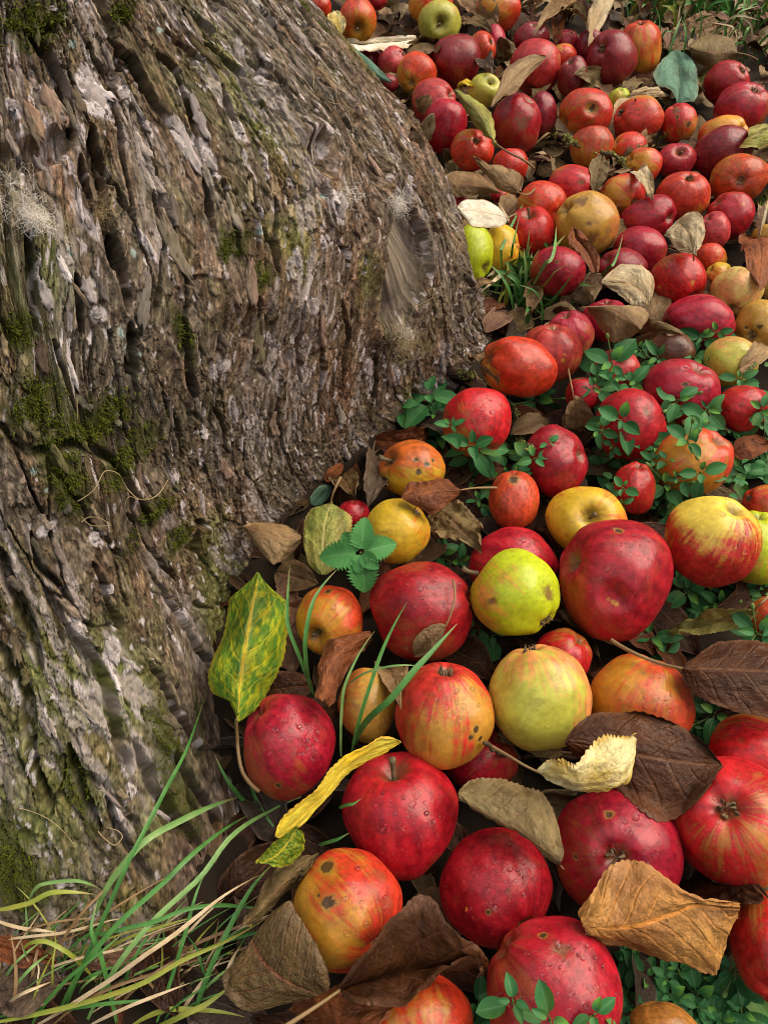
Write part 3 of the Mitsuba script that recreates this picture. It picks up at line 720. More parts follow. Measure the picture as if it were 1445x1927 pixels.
A(1279, 737, 73, 62, 'crimson', 'large glossy red apple with a small dimple behind the chickweed', lift=6, sp=((.12, -.2, .07, 1),), wet=25)
A(1446, 452, 30, 30, 'ochre', 'reddish brown apple cut by the right edge beside the amber leaf')
A(1446, 492, 18, 20, 'orange', 'peach apple slice at the right edge under the amber leaf')
A(1455, 535, 26, 32, 'cream', 'pale yellow apple slice at the right edge right of the cream-yellow one')
# by the trunk's foot
A(897, 796, 65, 66, 'red', 'bright red wet apple under the lichen twig', y=(-.6, .8), lift=6, wet=45, th=-.2)
A(775, 882, 63, 55, 'yellow', 'yellow apple with a thick stalk at its left and dark freckles', ax=('s', -.82, -.35), tilt=10, sp=((.12, .05, .10, 1), (.35, -.2, .08, 1), (.05, -.35, .06, 1), (.55, -.35, .06, 1)), lift=5, th=-.1)
A(747, 1000, 64, 62, 'yellow', 'yellow-orange apple with a dry blossom end at the upper right', ax=('c', .68, -.68), y=(-.5, -.2), lift=6, th=.1)
A(664, 967, 32, 26, 'crimson', 'red apple tucked behind the green-yellow leaf by the trunk')
A(967, 940, 48, 55, 'orange', 'brown-orange apple with a russet scab under the chickweed', sp=((.0, -.62, .2, 1),), th=-.35, wet=8)
A(966, 1064, 84, 73, 'crimson', 'deep pink-red wet apple behind the lime-yellow one', lift=-4, y=(-.6, .8), wet=35, th=-.1)
A(1046, 868, 57, 70, 'crimson', 'tall wet dark pink apple right of the lichen twig', tilt=-12, lift=4, wet=45)
A(1186, 800, 66, 69, 'crimson', 'large dull red apple with chickweed growing in front', lift=4, wet=12, sp=((.4, -.4, .15, 2),))
A(1097, 742, 33, 32, 'crimson', 'small dark red apple behind the chickweed and the tan leaf')
A(1397, 769, 48, 44, 'red', 'dull red apple with its stalk at the lower right edge', ax=('s', .6, .45), lift=3, th=-.2)
A(1302, 868, 74, 66, 'orange', 'peach and yellow apple with chickweed across its front', y=(-.4, .3), th=.15, wet=15)
A(1193, 918, 39, 50, 'red', 'red wet apple right of the yellow-green hollowed one', wet=15, th=-.3)
A(1103, 981, 76, 66, 'yellow', 'yellow-green apple with its stalk hollow turned up', ax=('s', .12, -.2), y=(-.6, .1), th=-.05, sp=((-.25, .5, .08, 1),), wet=20)
A(1155, 1091, 106, 115, 'crimson', 'very large dark red pear-shaped apple with a dent and a scratch', tilt=8, y=(-.8, .6), lift=12, wet=80, sp=((.1, -.78, .06, 1), (-.06, .30, .05, 4), (.02, .34, .05, 4), (.1, .38, .05, 4)), th=-.1)
A(1341, 1020, 87, 86, 'sunny', 'large apple with a bright yellow top and red flank at the right', y=(.15, -.9), lift=8, wet=45, th=.0)
A(1424, 1030, 58, 70, 'lime', 'yellow-green apple at the right edge behind the yellow-topped one', th=.0)
A(1436, 952, 38, 40, 'orange', 'small orange-brown apple at the right edge with a dark blossom end', ax=('c', -.75, -.4))
A(620, 1169, 64, 67, 'orange', 'orange-yellow apple with its stalk at the lower left under grass blades', ax=('s', -.5, .5), y=(-.7, .4), sp=((-.12, -.78, .11, 1),), th=.1, wet=10)
A(793, 1151, 97, 94, 'crimson', 'large dark red wet apple right of the nettle seedling', y=(0, 1), lift=6, wet=60, th=-.1)
A(545, 1402, 89, 98, 'crimson', 'dark red apple covered in drops, leaning on the trunk', tilt=-8, lift=6, wet=80, sp=((-.15, .8, .06, 1),), y=(-.5, .9))
A(689, 1328, 54, 70, 'ochre', 'dull brown-yellow apple in shade behind the grass blades', th=.6)
A(836, 1345, 94, 98, 'coral', 'orange-red apple with its dry blossom end on top', ax=('c', .05, -.88), y=(.6, .6), tilt=-6, lift=10, wet=55, sp=((.62, .35, .06, 1), (.5, .5, .06, 1), (.7, .5, .06, 1), (-.25, .3, .06, 4)), th=.1)
A(968, 1114, 84, 82, 'lime', 'lime-yellow apple with a stalk at the left and a brown bruise', ax=('c', .72, .66), y=(0, 0), sp=((.72, -.1, .26, 2), (-.55, .1, .12, 2)), lift=14, wet=12, th=-.1)
A(1016, 1311, 97, 99, 'green', 'big yellow-green apple with a dry blossom end on top', ax=('c', -.25, -.98), y=(-.35, .6), lift=10, th=-.75, wet=14)
A(1059, 1236, 54, 54, 'red', 'red apple in shade behind the big yellow-green one', th=-.1)
A(904, 1432, 72, 62, 'crimson', 'red apple tucked under the orange-red one with the blossom end', wet=20, lift=-16, y=(.9, .2))
A(1207, 1322, 98, 87, 'orange', 'yellow and red streaked wet apple behind the big wet brown leaf', y=(-.8, -.1), th=.1, wet=70, tilt=15)
A(1418, 1425, 80, 80, 'red', 'dark red apple at the right edge under the wet brown leaf', th=-.3, wet=10)
A(1444, 1166, 34, 44, 'orange', 'brown-orange apple slice at the right edge by the twisted leaf', th=-.1)
# nearest
A(752, 1533, 111, 114, 'crimson', 'large bright red apple with its stalk hollow on top, below the yellow strip leaf', ax=('s', -.15, -.8), lift=8, wet=85, th=-.15)
A(933, 1667, 102, 106, 'crimson', 'glossy red dripping apple in the middle of the nearest rows', lift=6, wet=90, sp=((-.58, .3, .05, 4), (-.2, .35, .04, 1)), tilt=20)
A(1161, 1600, 118, 114, 'crimson', 'dark red apple with two round holes above the orange-tan leaf', ax=('c', .0, .12), sp=((-.12, -.58, .07, 1), (-.68, .18, .05, 1), (-.92, .35, .04, 1)), wet=50, lift=4, y=(-.9, .4), th=-.1)
A(1384, 1545, 130, 116, 'red', 'big red apple at the right edge with a grey blossom end', ax=('c', -.08, -.22), wet=25, lift=3, y=(.6, .4), th=-.3)
A(654, 1711, 104, 107, 'orange', 'yellow-red apple with two dark rot spots', sp=((-.42, -.75, .13, 1), (-.42, -.2, .13, 1), (-.6, -.3, .03, 1)), y=(-.9, .1), lift=6, wet=30, th=.05)
A(1041, 1866, 126, 129, 'crimson', 'large wet dark red apple at the bottom edge', sp=((-.12, -.72, .06, 1), (.15, -.55, .16, 2)), lift=6, wet=95, y=(-.8, 0), th=.0)
A(783, 1932, 108, 93, 'orange', 'orange apple at the bottom edge under the dark curled leaf', y=(-.3, .5), th=-.2, wet=10)
A(1452, 1782, 74, 96, 'red', 'red apple at the lower right edge behind the chickweed flower', th=-.1)
A(1250, 1938, 64, 46, 'ochre', 'brown-orange apple showing at the bottom edge under the chickweed')

# where they stand: along their line of sight, apart from each other, from the trunk and from the soil
NAPP = len(APPLES)
DIRS = np.array([ray(a['cx'], a['cy']) for a in APPLES])
PXR = np.array([(a['rx'] + a['ry']) / 2 for a in APPLES]) / FPX
base_z = np.array([0.042 + a['lift'] * 1e-3 for a in APPLES])
DEP = (base_z - CAM[2]) / DIRS[:, 2]
front = np.array([a['cy'] + a['ry'] * 0.6 + a['lift'] * 4 for a in APPLES])
hit = np.array([trunk_hit(a['cx'], a['cy'])[0] for a in APPLES])
for it in range(400):
    C = CAM + DIRS * DEP[:, None]
    R = PXR * DEP
    D = np.linalg.norm(C[:, None] - C[None], axis=-1) + np.eye(NAPP) * 9
    pen = (R[:, None] + R[None]) * 0.95 - D
    move = np.zeros(NAPP)
    for i, j in zip(*np.where(np.triu(pen > 0, 1))):
        n, b = (i, j) if front[i] > front[j] else (j, i)
        move[n] -= pen[i, j] * 0.30
        move[b] += pen[i, j] * 0.30
    move += ((base_z - CAM[2]) / DIRS[:, 2] - DEP) * 0.02
    DEP = DEP + np.clip(move, -0.004, 0.004)
    low = (np.maximum(0.012, R * 0.35) - CAM[2]) / DIRS[:, 2]
    DEP = np.minimum(DEP, low)
CEN = CAM + DIRS * DEP[:, None]


def frame_at(c):
    w = unit(CAM - c)
    r = unit(np.cross(UP, w))
    return r, np.cross(w, r), w


ELL = []                                        # centre and the map into each apple's unit ball, to lay leaves and drops on them
rngA = np.random.default_rng(5)


def apple_shape(nph, nth, seed, dents):
    """Unit apple, stalk end at +z, with shoulders, a hollow at both ends and its own lumps."""
    rng = np.random.default_rng(seed)
    ph = np.linspace(0, 2 * np.pi, nph)
    t = np.linspace(0, 1, nth)
    th = np.pi * (t + 0.06 * np.sin(2 * np.pi * t) * -1.0)
    PH, TH = np.meshgrid(ph, th, indexing='ij')
    d = np.stack([np.sin(TH) * np.cos(PH), np.sin(TH) * np.sin(PH), np.cos(TH)], -1)
    k = rng.uniform(0.02, 0.16)
    rr = 1 - rng.uniform(.30, .42) * np.exp(-(TH / rng.uniform(.28, .36)) ** 2) - rng.uniform(.20, .28) * np.exp(-((np.pi - TH) / rng.uniform(.22, .30)) ** 2)
    rr *= 1 + k * np.cos(TH) * 0.8
    rr *= 1 + rng.uniform(.008, .028) * np.cos(5 * PH + rng.uniform(0, 6)) * ss(1.2, 2.9, TH) + rng.uniform(0, .02) * np.cos(2 * PH + rng.uniform(0, 6)) * np.sin(TH)
    rr *= 1 + 0.22 * (meshkit.fbm(d * 1.15 + seed * 1.7, 2, seed=seed) - 0.5) * np.sin(TH) ** 0.5
    for dd, rad, dep in dents:
        a = np.arccos(np.clip(d @ dd, -1, 1))
        rr -= dep * (1 - ss(rad * 0.3, rad * 1.1, a))
    v = d * rr[..., None]
    return v, PH, TH


for i, a in enumerate(APPLES):
    c = CEN[i]
    r, u, w = frame_at(c)
    near = a['rx'] > 60
    def local(dx, dy):
        q = math.hypot(dx, dy)
        if q > 0.985:
            dx, dy = dx / q * 0.985, dy / q * 0.985
        return r * dx - u * dy + w * math.sqrt(max(0, 1 - dx * dx - dy * dy))
    if a['ax']:
        axis = local(*a['ax'][1:])
        axis = axis if a['ax'][0] == 's' else -axis
    else:
        ang = rngA.uniform(0, 2 * np.pi)
        axis = unit(r * math.cos(ang) + u * math.sin(ang) - w * rngA.uniform(0.2, 0.7) * 1)
    axis = unit(axis)
    ex = unit(np.cross(axis, [0.31, 0.52, 0.79]))
    ey = np.cross(axis, ex)
    B = np.stack([ex, ey, axis])                # rows: the apple's own axes
    dents = []
    for (dx, dy, rad, kind) in a['sp']:
        dents.append((B @ local(dx, dy), rad, {1: 0.02, 2: 0.025, 3: 0.20, 4: 0.0}[kind]))
    if 'dent' in a['label']:
        dents += [(B @ local(0.02, 0.24), 0.30, 0.10), (B @ local(0.25, 0.32), 0.22, 0.06)]
    if a['skin'] == 'brown':
        dents += [(unit(rngA.normal(size=3)), 0.5, 0.12) for _ in range(6)]
    v, PH, TH = apple_shape(97 if near else 65, 57 if near else 39, 100 + i, dents)
    vw = v @ B
    ct, st = math.cos(math.radians(a['tilt'])), math.sin(math.radians(a['tilt']))
    e1, e2 = r * ct - u * st, r * st + u * ct
    q = np.stack([vw @ e1, vw @ e2, vw @ w], -1)
    lo, hi = q.reshape(-1, 3).min(0), q.reshape(-1, 3).max(0)
    mid, half = (lo + hi) / 2, (hi - lo) / 2
    s = np.array([a['rx'], a['ry'], (a['rx'] + a['ry']) / 2]) / FPX * DEP[i]
    q = (q - mid) / half * s
    tp = 0.17 if 'pear' in a['label'] else rngA.uniform(-.03, .08)
    q[..., 0] *= 1 + tp * q[..., 1] / s[1] - abs(tp) * 0.25
    world = c + q[..., :1] * e1 + q[..., 1:2] * e2 + q[..., 2:] * w
    M = np.stack([e1 / s[0], e2 / s[1], w / s[2]])
    ELL.append((c, M))
    nrm = np.zeros_like(world)
    du = np.gradient(world, axis=0)
    du[0] = du[-1] = world[1] - world[-2]
    nrm = np.cross(np.gradient(world, axis=1), du)
    nrm = unit(nrm)
    nrm[:, 0], nrm[:, -1] = unit(nrm[:, 1].mean(0)), unit(nrm[:, -2].mean(0))
    uv = np.stack([i * 2 + 0.5 + PH / (2 * np.pi), TH / np.pi], -1)
    base, blush, th, soft, streak, russet = SKIN[a['skin']]
    bd = B @ -local(*a['y']) if a['y'] and (abs(a['y'][0]) + abs(a['y'][1]) > 0.05) else B @ unit(r * rngA.normal() + u * rngA.normal() + w * 0.5)
    vary = rngA.uniform(0.85, 1.15)
    row = [*(np.array(base) * vary), *(np.array(blush) * vary * np.array([1, rngA.uniform(.7, 1.4), rngA.uniform(.7, 1.4)])), *bd, th + a['th'], soft, streak, russet]
    marks = list(a['sp'])[:4]
    for k in range(4):
        if k < len(marks):
            dx, dy, rad, kind = marks[k]
            mk = [*(B @ local(dx, dy)), rad, kind]
        else:
            mk = [0, 0, 1, 0, 0]
        row += mk
    ROWS_APPLE.append((row + [0] * 40)[:NA])
    key = thing('apple', a['label'], 'apple', 'windfall apples heaped beside the trunk')
    a['key'] = key
    ff = grid_faces(PH.shape[0], PH.shape[1])
    put(part(key, 'fruit'), world.reshape(-1, 3), ff[:, ::-1], 'apple_skin', uv=uv.reshape(-1, 2), normals=-nrm.reshape(-1, 3) if np.mean(np.sum(nrm * (world - c), -1)) < 0 else nrm.reshape(-1, 3))
    to_world = lambda p: c + (((p @ B) @ np.stack([e1, e2, w]).T - mid) / half * s) @ np.stack([e1, e2, w])
    sr = s.mean()
    if a['ax'] and a['ax'][0] == 's':
        p0 = to_world(np.array([0, 0, 0.55]))
        bend = unit(rngA.normal(size=3)) * 0.35
        L = rngA.uniform(0.42, 0.62)
        if 'thick stalk' in a['label'] or 'long stalk' in a['label']:
            L = 0.7
        pts = [p0, to_world(np.array([0, 0, 0.55 + L * 0.6])) + bend * sr * 0.1, to_world(np.array([0, 0, 0.55 + L])) + bend * sr * 0.35]
        pp = smooth_path(pts, 9)
        rad = sr * 0.045 * np.array([1.1, 1, .9, .85, .85, .9, 1.0, 1.3, 1.35])
        tv, tf = tube(pp, rad * (1.7 if 'thick' in a['label'] else 1), 7)
        put(part(key, 'stalk'), tv, tf, 'apple_stalk')
    if a['ax'] and a['ax'][0] == 'c':
        ms = []
        cp = to_world(np.array([0, 0, -0.76]))
        for k in range(9):
            ang = k * 2 * np.pi / 9 + rngA.uniform(-.4, .4)
            o1 = unit(B[0] * math.cos(ang) + B[1] * math.sin(ang))
            tip = cp - axis * sr * rngA.uniform(.04, .17) + o1 * sr * rngA.uniform(-.02, .19)
            root = cp + o1 * sr * 0.10 + axis * sr * 0.06
            midp = (root + tip) / 2 - axis * sr * rngA.uniform(0, .1) + o1 * sr * rngA.uniform(0, .06)
            ms.append(tube(smooth_path([root, midp, tip], 6), sr * rngA.uniform(.6, 1.1) * np.array([.034, .036, .030, .024, .014, .003]), 5))
        tv, tf = join(ms)
        put(part(key, 'blossom_end', kind='stuff'), tv, tf, 'apple_stalk')
    if a['label'].startswith('lime-yellow'):
        p0 = c - r * s[0] * 0.93 - u * s[1] * -0.42
        tv, tf = tube(smooth_path([p0 + r * .004, p0 - r * s[0] * .10 + u * .001, p0 - r * s[0] * .24 + u * .0035], 7), sr * .055 * np.array([1, 1, .9, .9, 1, 1.2, 1.3]), 7)
        put(part(key, 'stalk'), tv, tf, 'apple_stalk')
    # rain drops: flattened beads on the upper side
    if a['wet']:
        ms = []
        ico = trimesh.creation.icosphere(1)
        for k in range(int(a['wet'] * 1.5)):
            dl = np.array([rngA.normal(.15, .40), rngA.normal(.15, .42)])
            if dl @ dl > 0.9:
                continue
            pt = c + e1 * dl[0] * s[0] + e2 * dl[1] * s[1]
            j = np.argmin(np.sum(np.cross(world.reshape(-1, 3) - pt, w) ** 2, -1) + 1e3 * (nrm.reshape(-1, 3) @ w * np.sign(np.mean(np.sum(nrm * (world - c), -1))) < 0))
            nn = nrm.reshape(-1, 3)[j] * np.sign(np.mean(np.sum(nrm * (world - c), -1)))
            x = unit(np.cross(nn, w + 0.01))
            yv = np.cross(nn, x)
            rad = 0.00058 * math.exp(rngA.normal(0.15, 0.5))
            rad = min(rad, 0.0019)
            st_ = 1 + rngA.random() * 0.5
            vv = ico.vertices * [rad, rad * st_, rad * 0.62]
            ms.append((world.reshape(-1, 3)[j] + nn * rad * 0.12 + vv[:, :1] * x + vv[:, 1:2] * yv + vv[:, 2:] * nn, ico.faces))
        tv, tf = join(ms)
        put(part(key, 'water_drops', kind='stuff'), tv, tf, 'water')


# ---------------------------------------------------------------- fallen leaves
def rest_depth(px, py, trunk=True):
    """Depth of the first of trunk, apples and soil along a line of sight."""
    d = ray(px, py)
    t = (0.0 - CAM[2]) / d[2]
    if trunk:
        t = min(t, trunk_hit(px, py)[0] - 0.004)
    for c, M in ELL:
        o, e = M @ (CAM - c), M @ d
        qa, qb, qc = e @ e, o @ e, o @ o - 1
        disc = qb * qb - qa * qc
        if disc > 0:
            t = min(t, (-qb - math.sqrt(disc)) / qa)
    return t


def spot(px, py, z):
    """A point in the world: z a number = that many mm above whatever lies there, 'g20' = 20 mm above the soil."""
    if isinstance(z, str):
        p = on_plane(px, py, float(z[1:]) * 1e-3)
        if z[0] == 'p':
            return p
        t = trunk_hit(px, py)[0] - 0.004
        return p if t > (p - CAM) @ FWD else CAM + ray(px, py) * t
    d = ray(px, py)
    return CAM + d * (rest_depth(px, py) - z * 1e-3)


PAL = {  # two blade colours, veins, rim, mottle scale, threshold, sharpness, vein strength
    'tan': ((.30, .20, .095), (.18, .105, .045), (.25, .11, .045), (.28, .16, .08), 3, .5, .25, .6), 'cream': ((.50, .41, .25), (.34, .24, .12), (.52, .30, .12), (.42, .28, .14), 3, .5, .3, .5),
    'white': ((.80, .75, .60), (.62, .53, .36), (.48, .34, .18), (.52, .34, .17), 3, .6, .3, .55), 'wet': ((.085, .027, .006), (.036, .011, .003), (.17, .07, .03), (.13, .06, .03), 4, .5, .3, .5),
    'rust': ((.24, .070, .018), (.12, .035, .012), (.34, .13, .05), (.20, .07, .03), 4, .5, .3, .5), 'amber': ((.44, .215, .055), (.27, .115, .03), (.62, .24, .04), (.42, .20, .07), 3, .52, .25, .8),
    'olive': ((.115, .070, .022), (.075, .045, .016), (.26, .08, .04), (.20, .13, .07), 4, .5, .3, .5), 'khaki': ((.215, .155, .062), (.125, .08, .03), (.20, .10, .04), (.25, .17, .08), 4, .5, .3, .6),
    'mottled': ((.33, .36, .015), (.060, .15, .012), (.60, .42, .02), (.40, .32, .02), 26, .46, .26, .6), 'yellow': ((.78, .52, .02), (.55, .45, .04), (.70, .42, .03), (.60, .32, .03), 5, .4, .2, .5),
    'ygreen': ((.40, .36, .09), (.20, .23, .045), (.50, .42, .16), (.40, .28, .08), 4, .5, .2, .6), 'lemon': ((.74, .64, .32), (.52, .36, .07), (.66, .50, .16), (.62, .36, .06), 3.5, .5, .2, .5),
    'teal': ((.13, .25, .17), (.075, .165, .105), (.20, .30, .18), (.20, .22, .12), 4, .5, .3, .5), 'green': ((.07, .17, .05), (.035, .10, .03), (.16, .25, .07), (.12, .15, .04), 4, .5, .3, .5),
    'grey': ((.12, .08, .05), (.065, .04, .025), (.13, .08, .05), (.16, .11, .08), 4, .5, .3, .5), 'pinkish': ((.25, .135, .08), (.15, .075, .042), (.28, .14, .09), (.26, .15, .10), 4, .5, .3, .5)}
rngL = np.random.default_rng(17)


def leaf_mesh(b, t, width, nhint, kw, kl, tw, wr, ser, nu, nv, seed, asym=0.0, blunt=0.0):
    """A leaf blade from its base to its tip: curled across by the angle kw, arched along by kl, twisted, crinkled, with toothed edges."""
    a = unit(t - b)
    L = np.linalg.norm(t - b)
    n = unit(nhint - a * (nhint @ a))
    s = np.cross(n, a)
    u = np.linspace(0, 1, nu)
    w = np.linspace(-1, 1, nv)
    U, W = np.meshgrid(u, w, indexing='ij')
    prof = (U + 0.004) ** (0.52 - 0.2 * blunt) * (1.004 - U) ** (0.78 - 0.35 * blunt)
    prof /= prof.max()
    teeth = 1 + ser * (2 * np.abs((U * 23 + 0.3 * (W > 0)) % 1 - 0.35) - 0.5) * np.abs(W) ** 4 + 0.45 * (meshkit.fbm(np.stack([U * 3, (W > 0) * 5.0, 0 * U + seed], -1), 4, seed=seed) - 0.5) * np.abs(W) ** 2
    half = width / 2 * prof * teeth * (1 + asym * W)
    k = kw * (0.75 + 0.5 * meshkit.noise(np.stack([U * 2.2, 0 * U, 0 * U + seed * 0.7], -1), seed))
    k = k * np.where(W > 0, 0.6 + 0.9 * ((seed * 0.37) % 1), 1.5 - 0.9 * ((seed * 0.37) % 1))
    ang = k * 0.5 * np.abs(W)
    lat = np.where(np.abs(k) > 1e-3, np.sin(ang) / np.where(np.abs(k) > 1e-3, k * 0.5, 1), np.abs(W)) * half * np.sign(W)
    up = np.where(np.abs(k) > 1e-3, (1 - np.cos(ang)) / np.where(np.abs(k) > 1e-3, k * 0.5, 1), 0) * half
    # fold at the midrib, quilting between the side veins, crinkles
    tv = U * 7.5 - np.abs(W) * 1.9 + np.where(W > 0, 0, 0.4)
    quilt = np.abs(np.sin(np.pi * tv)) * np.abs(W) ** 0.7 * (1 - np.abs(W) ** 3)
    q = np.stack([U * L, W * width / 2, 0 * U + seed * 0.013], -1)
    crink = -np.abs(meshkit.fbm(q * 55, 3, seed=seed) - 0.5) * 0.016 * wr * (0.3 + np.abs(W)) + (meshkit.fbm(q * 210, 2, seed=seed + 1) - 0.5) * 0.0024 * wr
    up = up + quilt * 0.0011 * min(1, L / 0.05) + crink * min(1.3, L / 0.045) + 0.0011 * (np.abs(W) < 0.06) * -1.0
    tq = tw * (U - 0.5)
    sv = s * np.cos(tq)[..., None] + n * np.sin(tq)[..., None]
    nv_ = -s * np.sin(tq)[..., None] + n * np.cos(tq)[..., None]
    arch = kl * L * 4 * U * (1 - U) + L * 0.16 * (((seed * 0.61) % 1) - 0.35) * (ss(0.55, 1.0, U) ** 1.5) * (0.6 + 0.6 * np.abs(W)) + L * 0.10 * (((seed * 0.23) % 1) - 0.5) * np.sin(U * 5 + W * 2)
    P = b + a * (U * L)[..., None] + n * arch[..., None] + sv * lat[..., None] + nv_ * up[..., None]
    return P, U, W


def drape(P, lift=0.0012):
    """Pushes what would lie inside an apple out onto its skin."""
    p = P.reshape(-1, 3).copy()
    for c, M in ELL:
        if np.min(np.linalg.norm(p - c, axis=1)) > 0.09:
            continue
        q = (p - c) @ M.T
        r = np.linalg.norm(q, axis=1)
        m = (r < 1.02) & (r > 0.30)
        q[m] *= (1.02 / r[m])[:, None]
        p[m] = c + q[m] @ np.linalg.inv(M).T
    return p.reshape(P.shape)


def F(label, b, t, width, pal, zb=3, zt=3, roll=0.0, kw=1.0, kl=0.12, tw=0.0, wr=1.0, ser=0.05, stalk=None, on=True, group=None, asym=0.0, blunt=0.3, bend=None):
    """A fallen leaf: base and tip in the photograph, width in its pixels, colours, heights of the ends, roll, curl, arch, twist, crinkle, teeth, stalk."""
    i = len(ROWS_LEAF)
    pb, pt = spot(*b, zb), spot(*t, zt)
    mid = (pb + pt) / 2
    width_m = width / FPX * ((mid - CAM) @ FWD)
    big = np.hypot(t[0] - b[0], t[1] - b[1]) > 110
    w = unit(CAM - mid)
    a = unit(pt - pb)
    nh = unit(w * 0.75 + np.array([0, 0, 1.0]) * 0.35)
    s = np.cross(nh, a)
    cr, sr = math.cos(roll), math.sin(roll)
    P, U, W = leaf_mesh(pb, pt, width_m, nh * cr + s * sr, kw, kl, tw, wr, ser, 93 if big else 47, 25 if big else 15, i + 3, asym, blunt)
    if on:
        P = drape(P)
    c1, c2, ve, ed, sc, th, sh, vs = PAL[pal]
    v = rngL.uniform(0.85, 1.15)
    ROWS_LEAF.append([*(np.array(c1) * v), *(np.array(c2) * v), *ve, *ed, sc, th + rngL.uniform(-.06, .06), sh, vs])
    key = thing('leaf', label, 'leaf', group or 'fallen leaves lying among the apples')
    uv = np.stack([i * 2 + 0.5 + U * 0.998, W * 0.5 + 0.5], -1)
    put(part(key, 'blade'), P.reshape(-1, 3), grid_faces(*U.shape), 'leaf_skin', uv=uv.reshape(-1, 2))
    if stalk:
        pts = [P[1, P.shape[1] // 2]] + [spot(q[0], q[1], q[2] if len(q) > 2 else 4) for q in stalk]
        path = smooth_path(pts, 14)
        rad = 0.0009 * np.linspace(0.75, 1.15, 14) * max(0.8, min(1.4, np.linalg.norm(pt - pb) / 0.05))
        tv, tf = tube(path, rad, 6)
        put(part(key, 'stalk'), tv, tf, 'leaf_stalk')
    return key


def clear_of_apples(P, gap=0.0012):
    """Moves what would lie inside an apple or the trunk towards the light until it lies on the skin."""
    p = P.reshape(-1, 3).copy()
    d = p - CAM
    t = np.ones(len(p))
    for c, M in ELL:
        if np.min(np.linalg.norm(p - c, axis=1)) > 0.10:
            continue
        o, e = M @ (CAM - c), d @ M.T
        qa, qb, qc = np.sum(e * e, 1), e @ o, o @ o - 1
        disc = qb * qb - qa * qc
        ok = disc > 0
        sq = np.sqrt(np.where(ok, disc, 0))
        t0, t1 = (-qb - sq) / qa, (-qb + sq) / qa
        m = ok & (t0 < 1.0 + gap * 2) & (t1 > 1.0) & (1 - t0 < 0.075)
        t = np.where(m, np.minimum(t, t0 - gap * 2), t)
    t = t.reshape(P.shape[:-1])
    t = np.minimum(t, np.minimum(np.roll(t, 1, 1), np.roll(t, -1, 1)) * 0.5 + t * 0.5)
    return CAM + d.reshape(P.shape) * t[..., None]


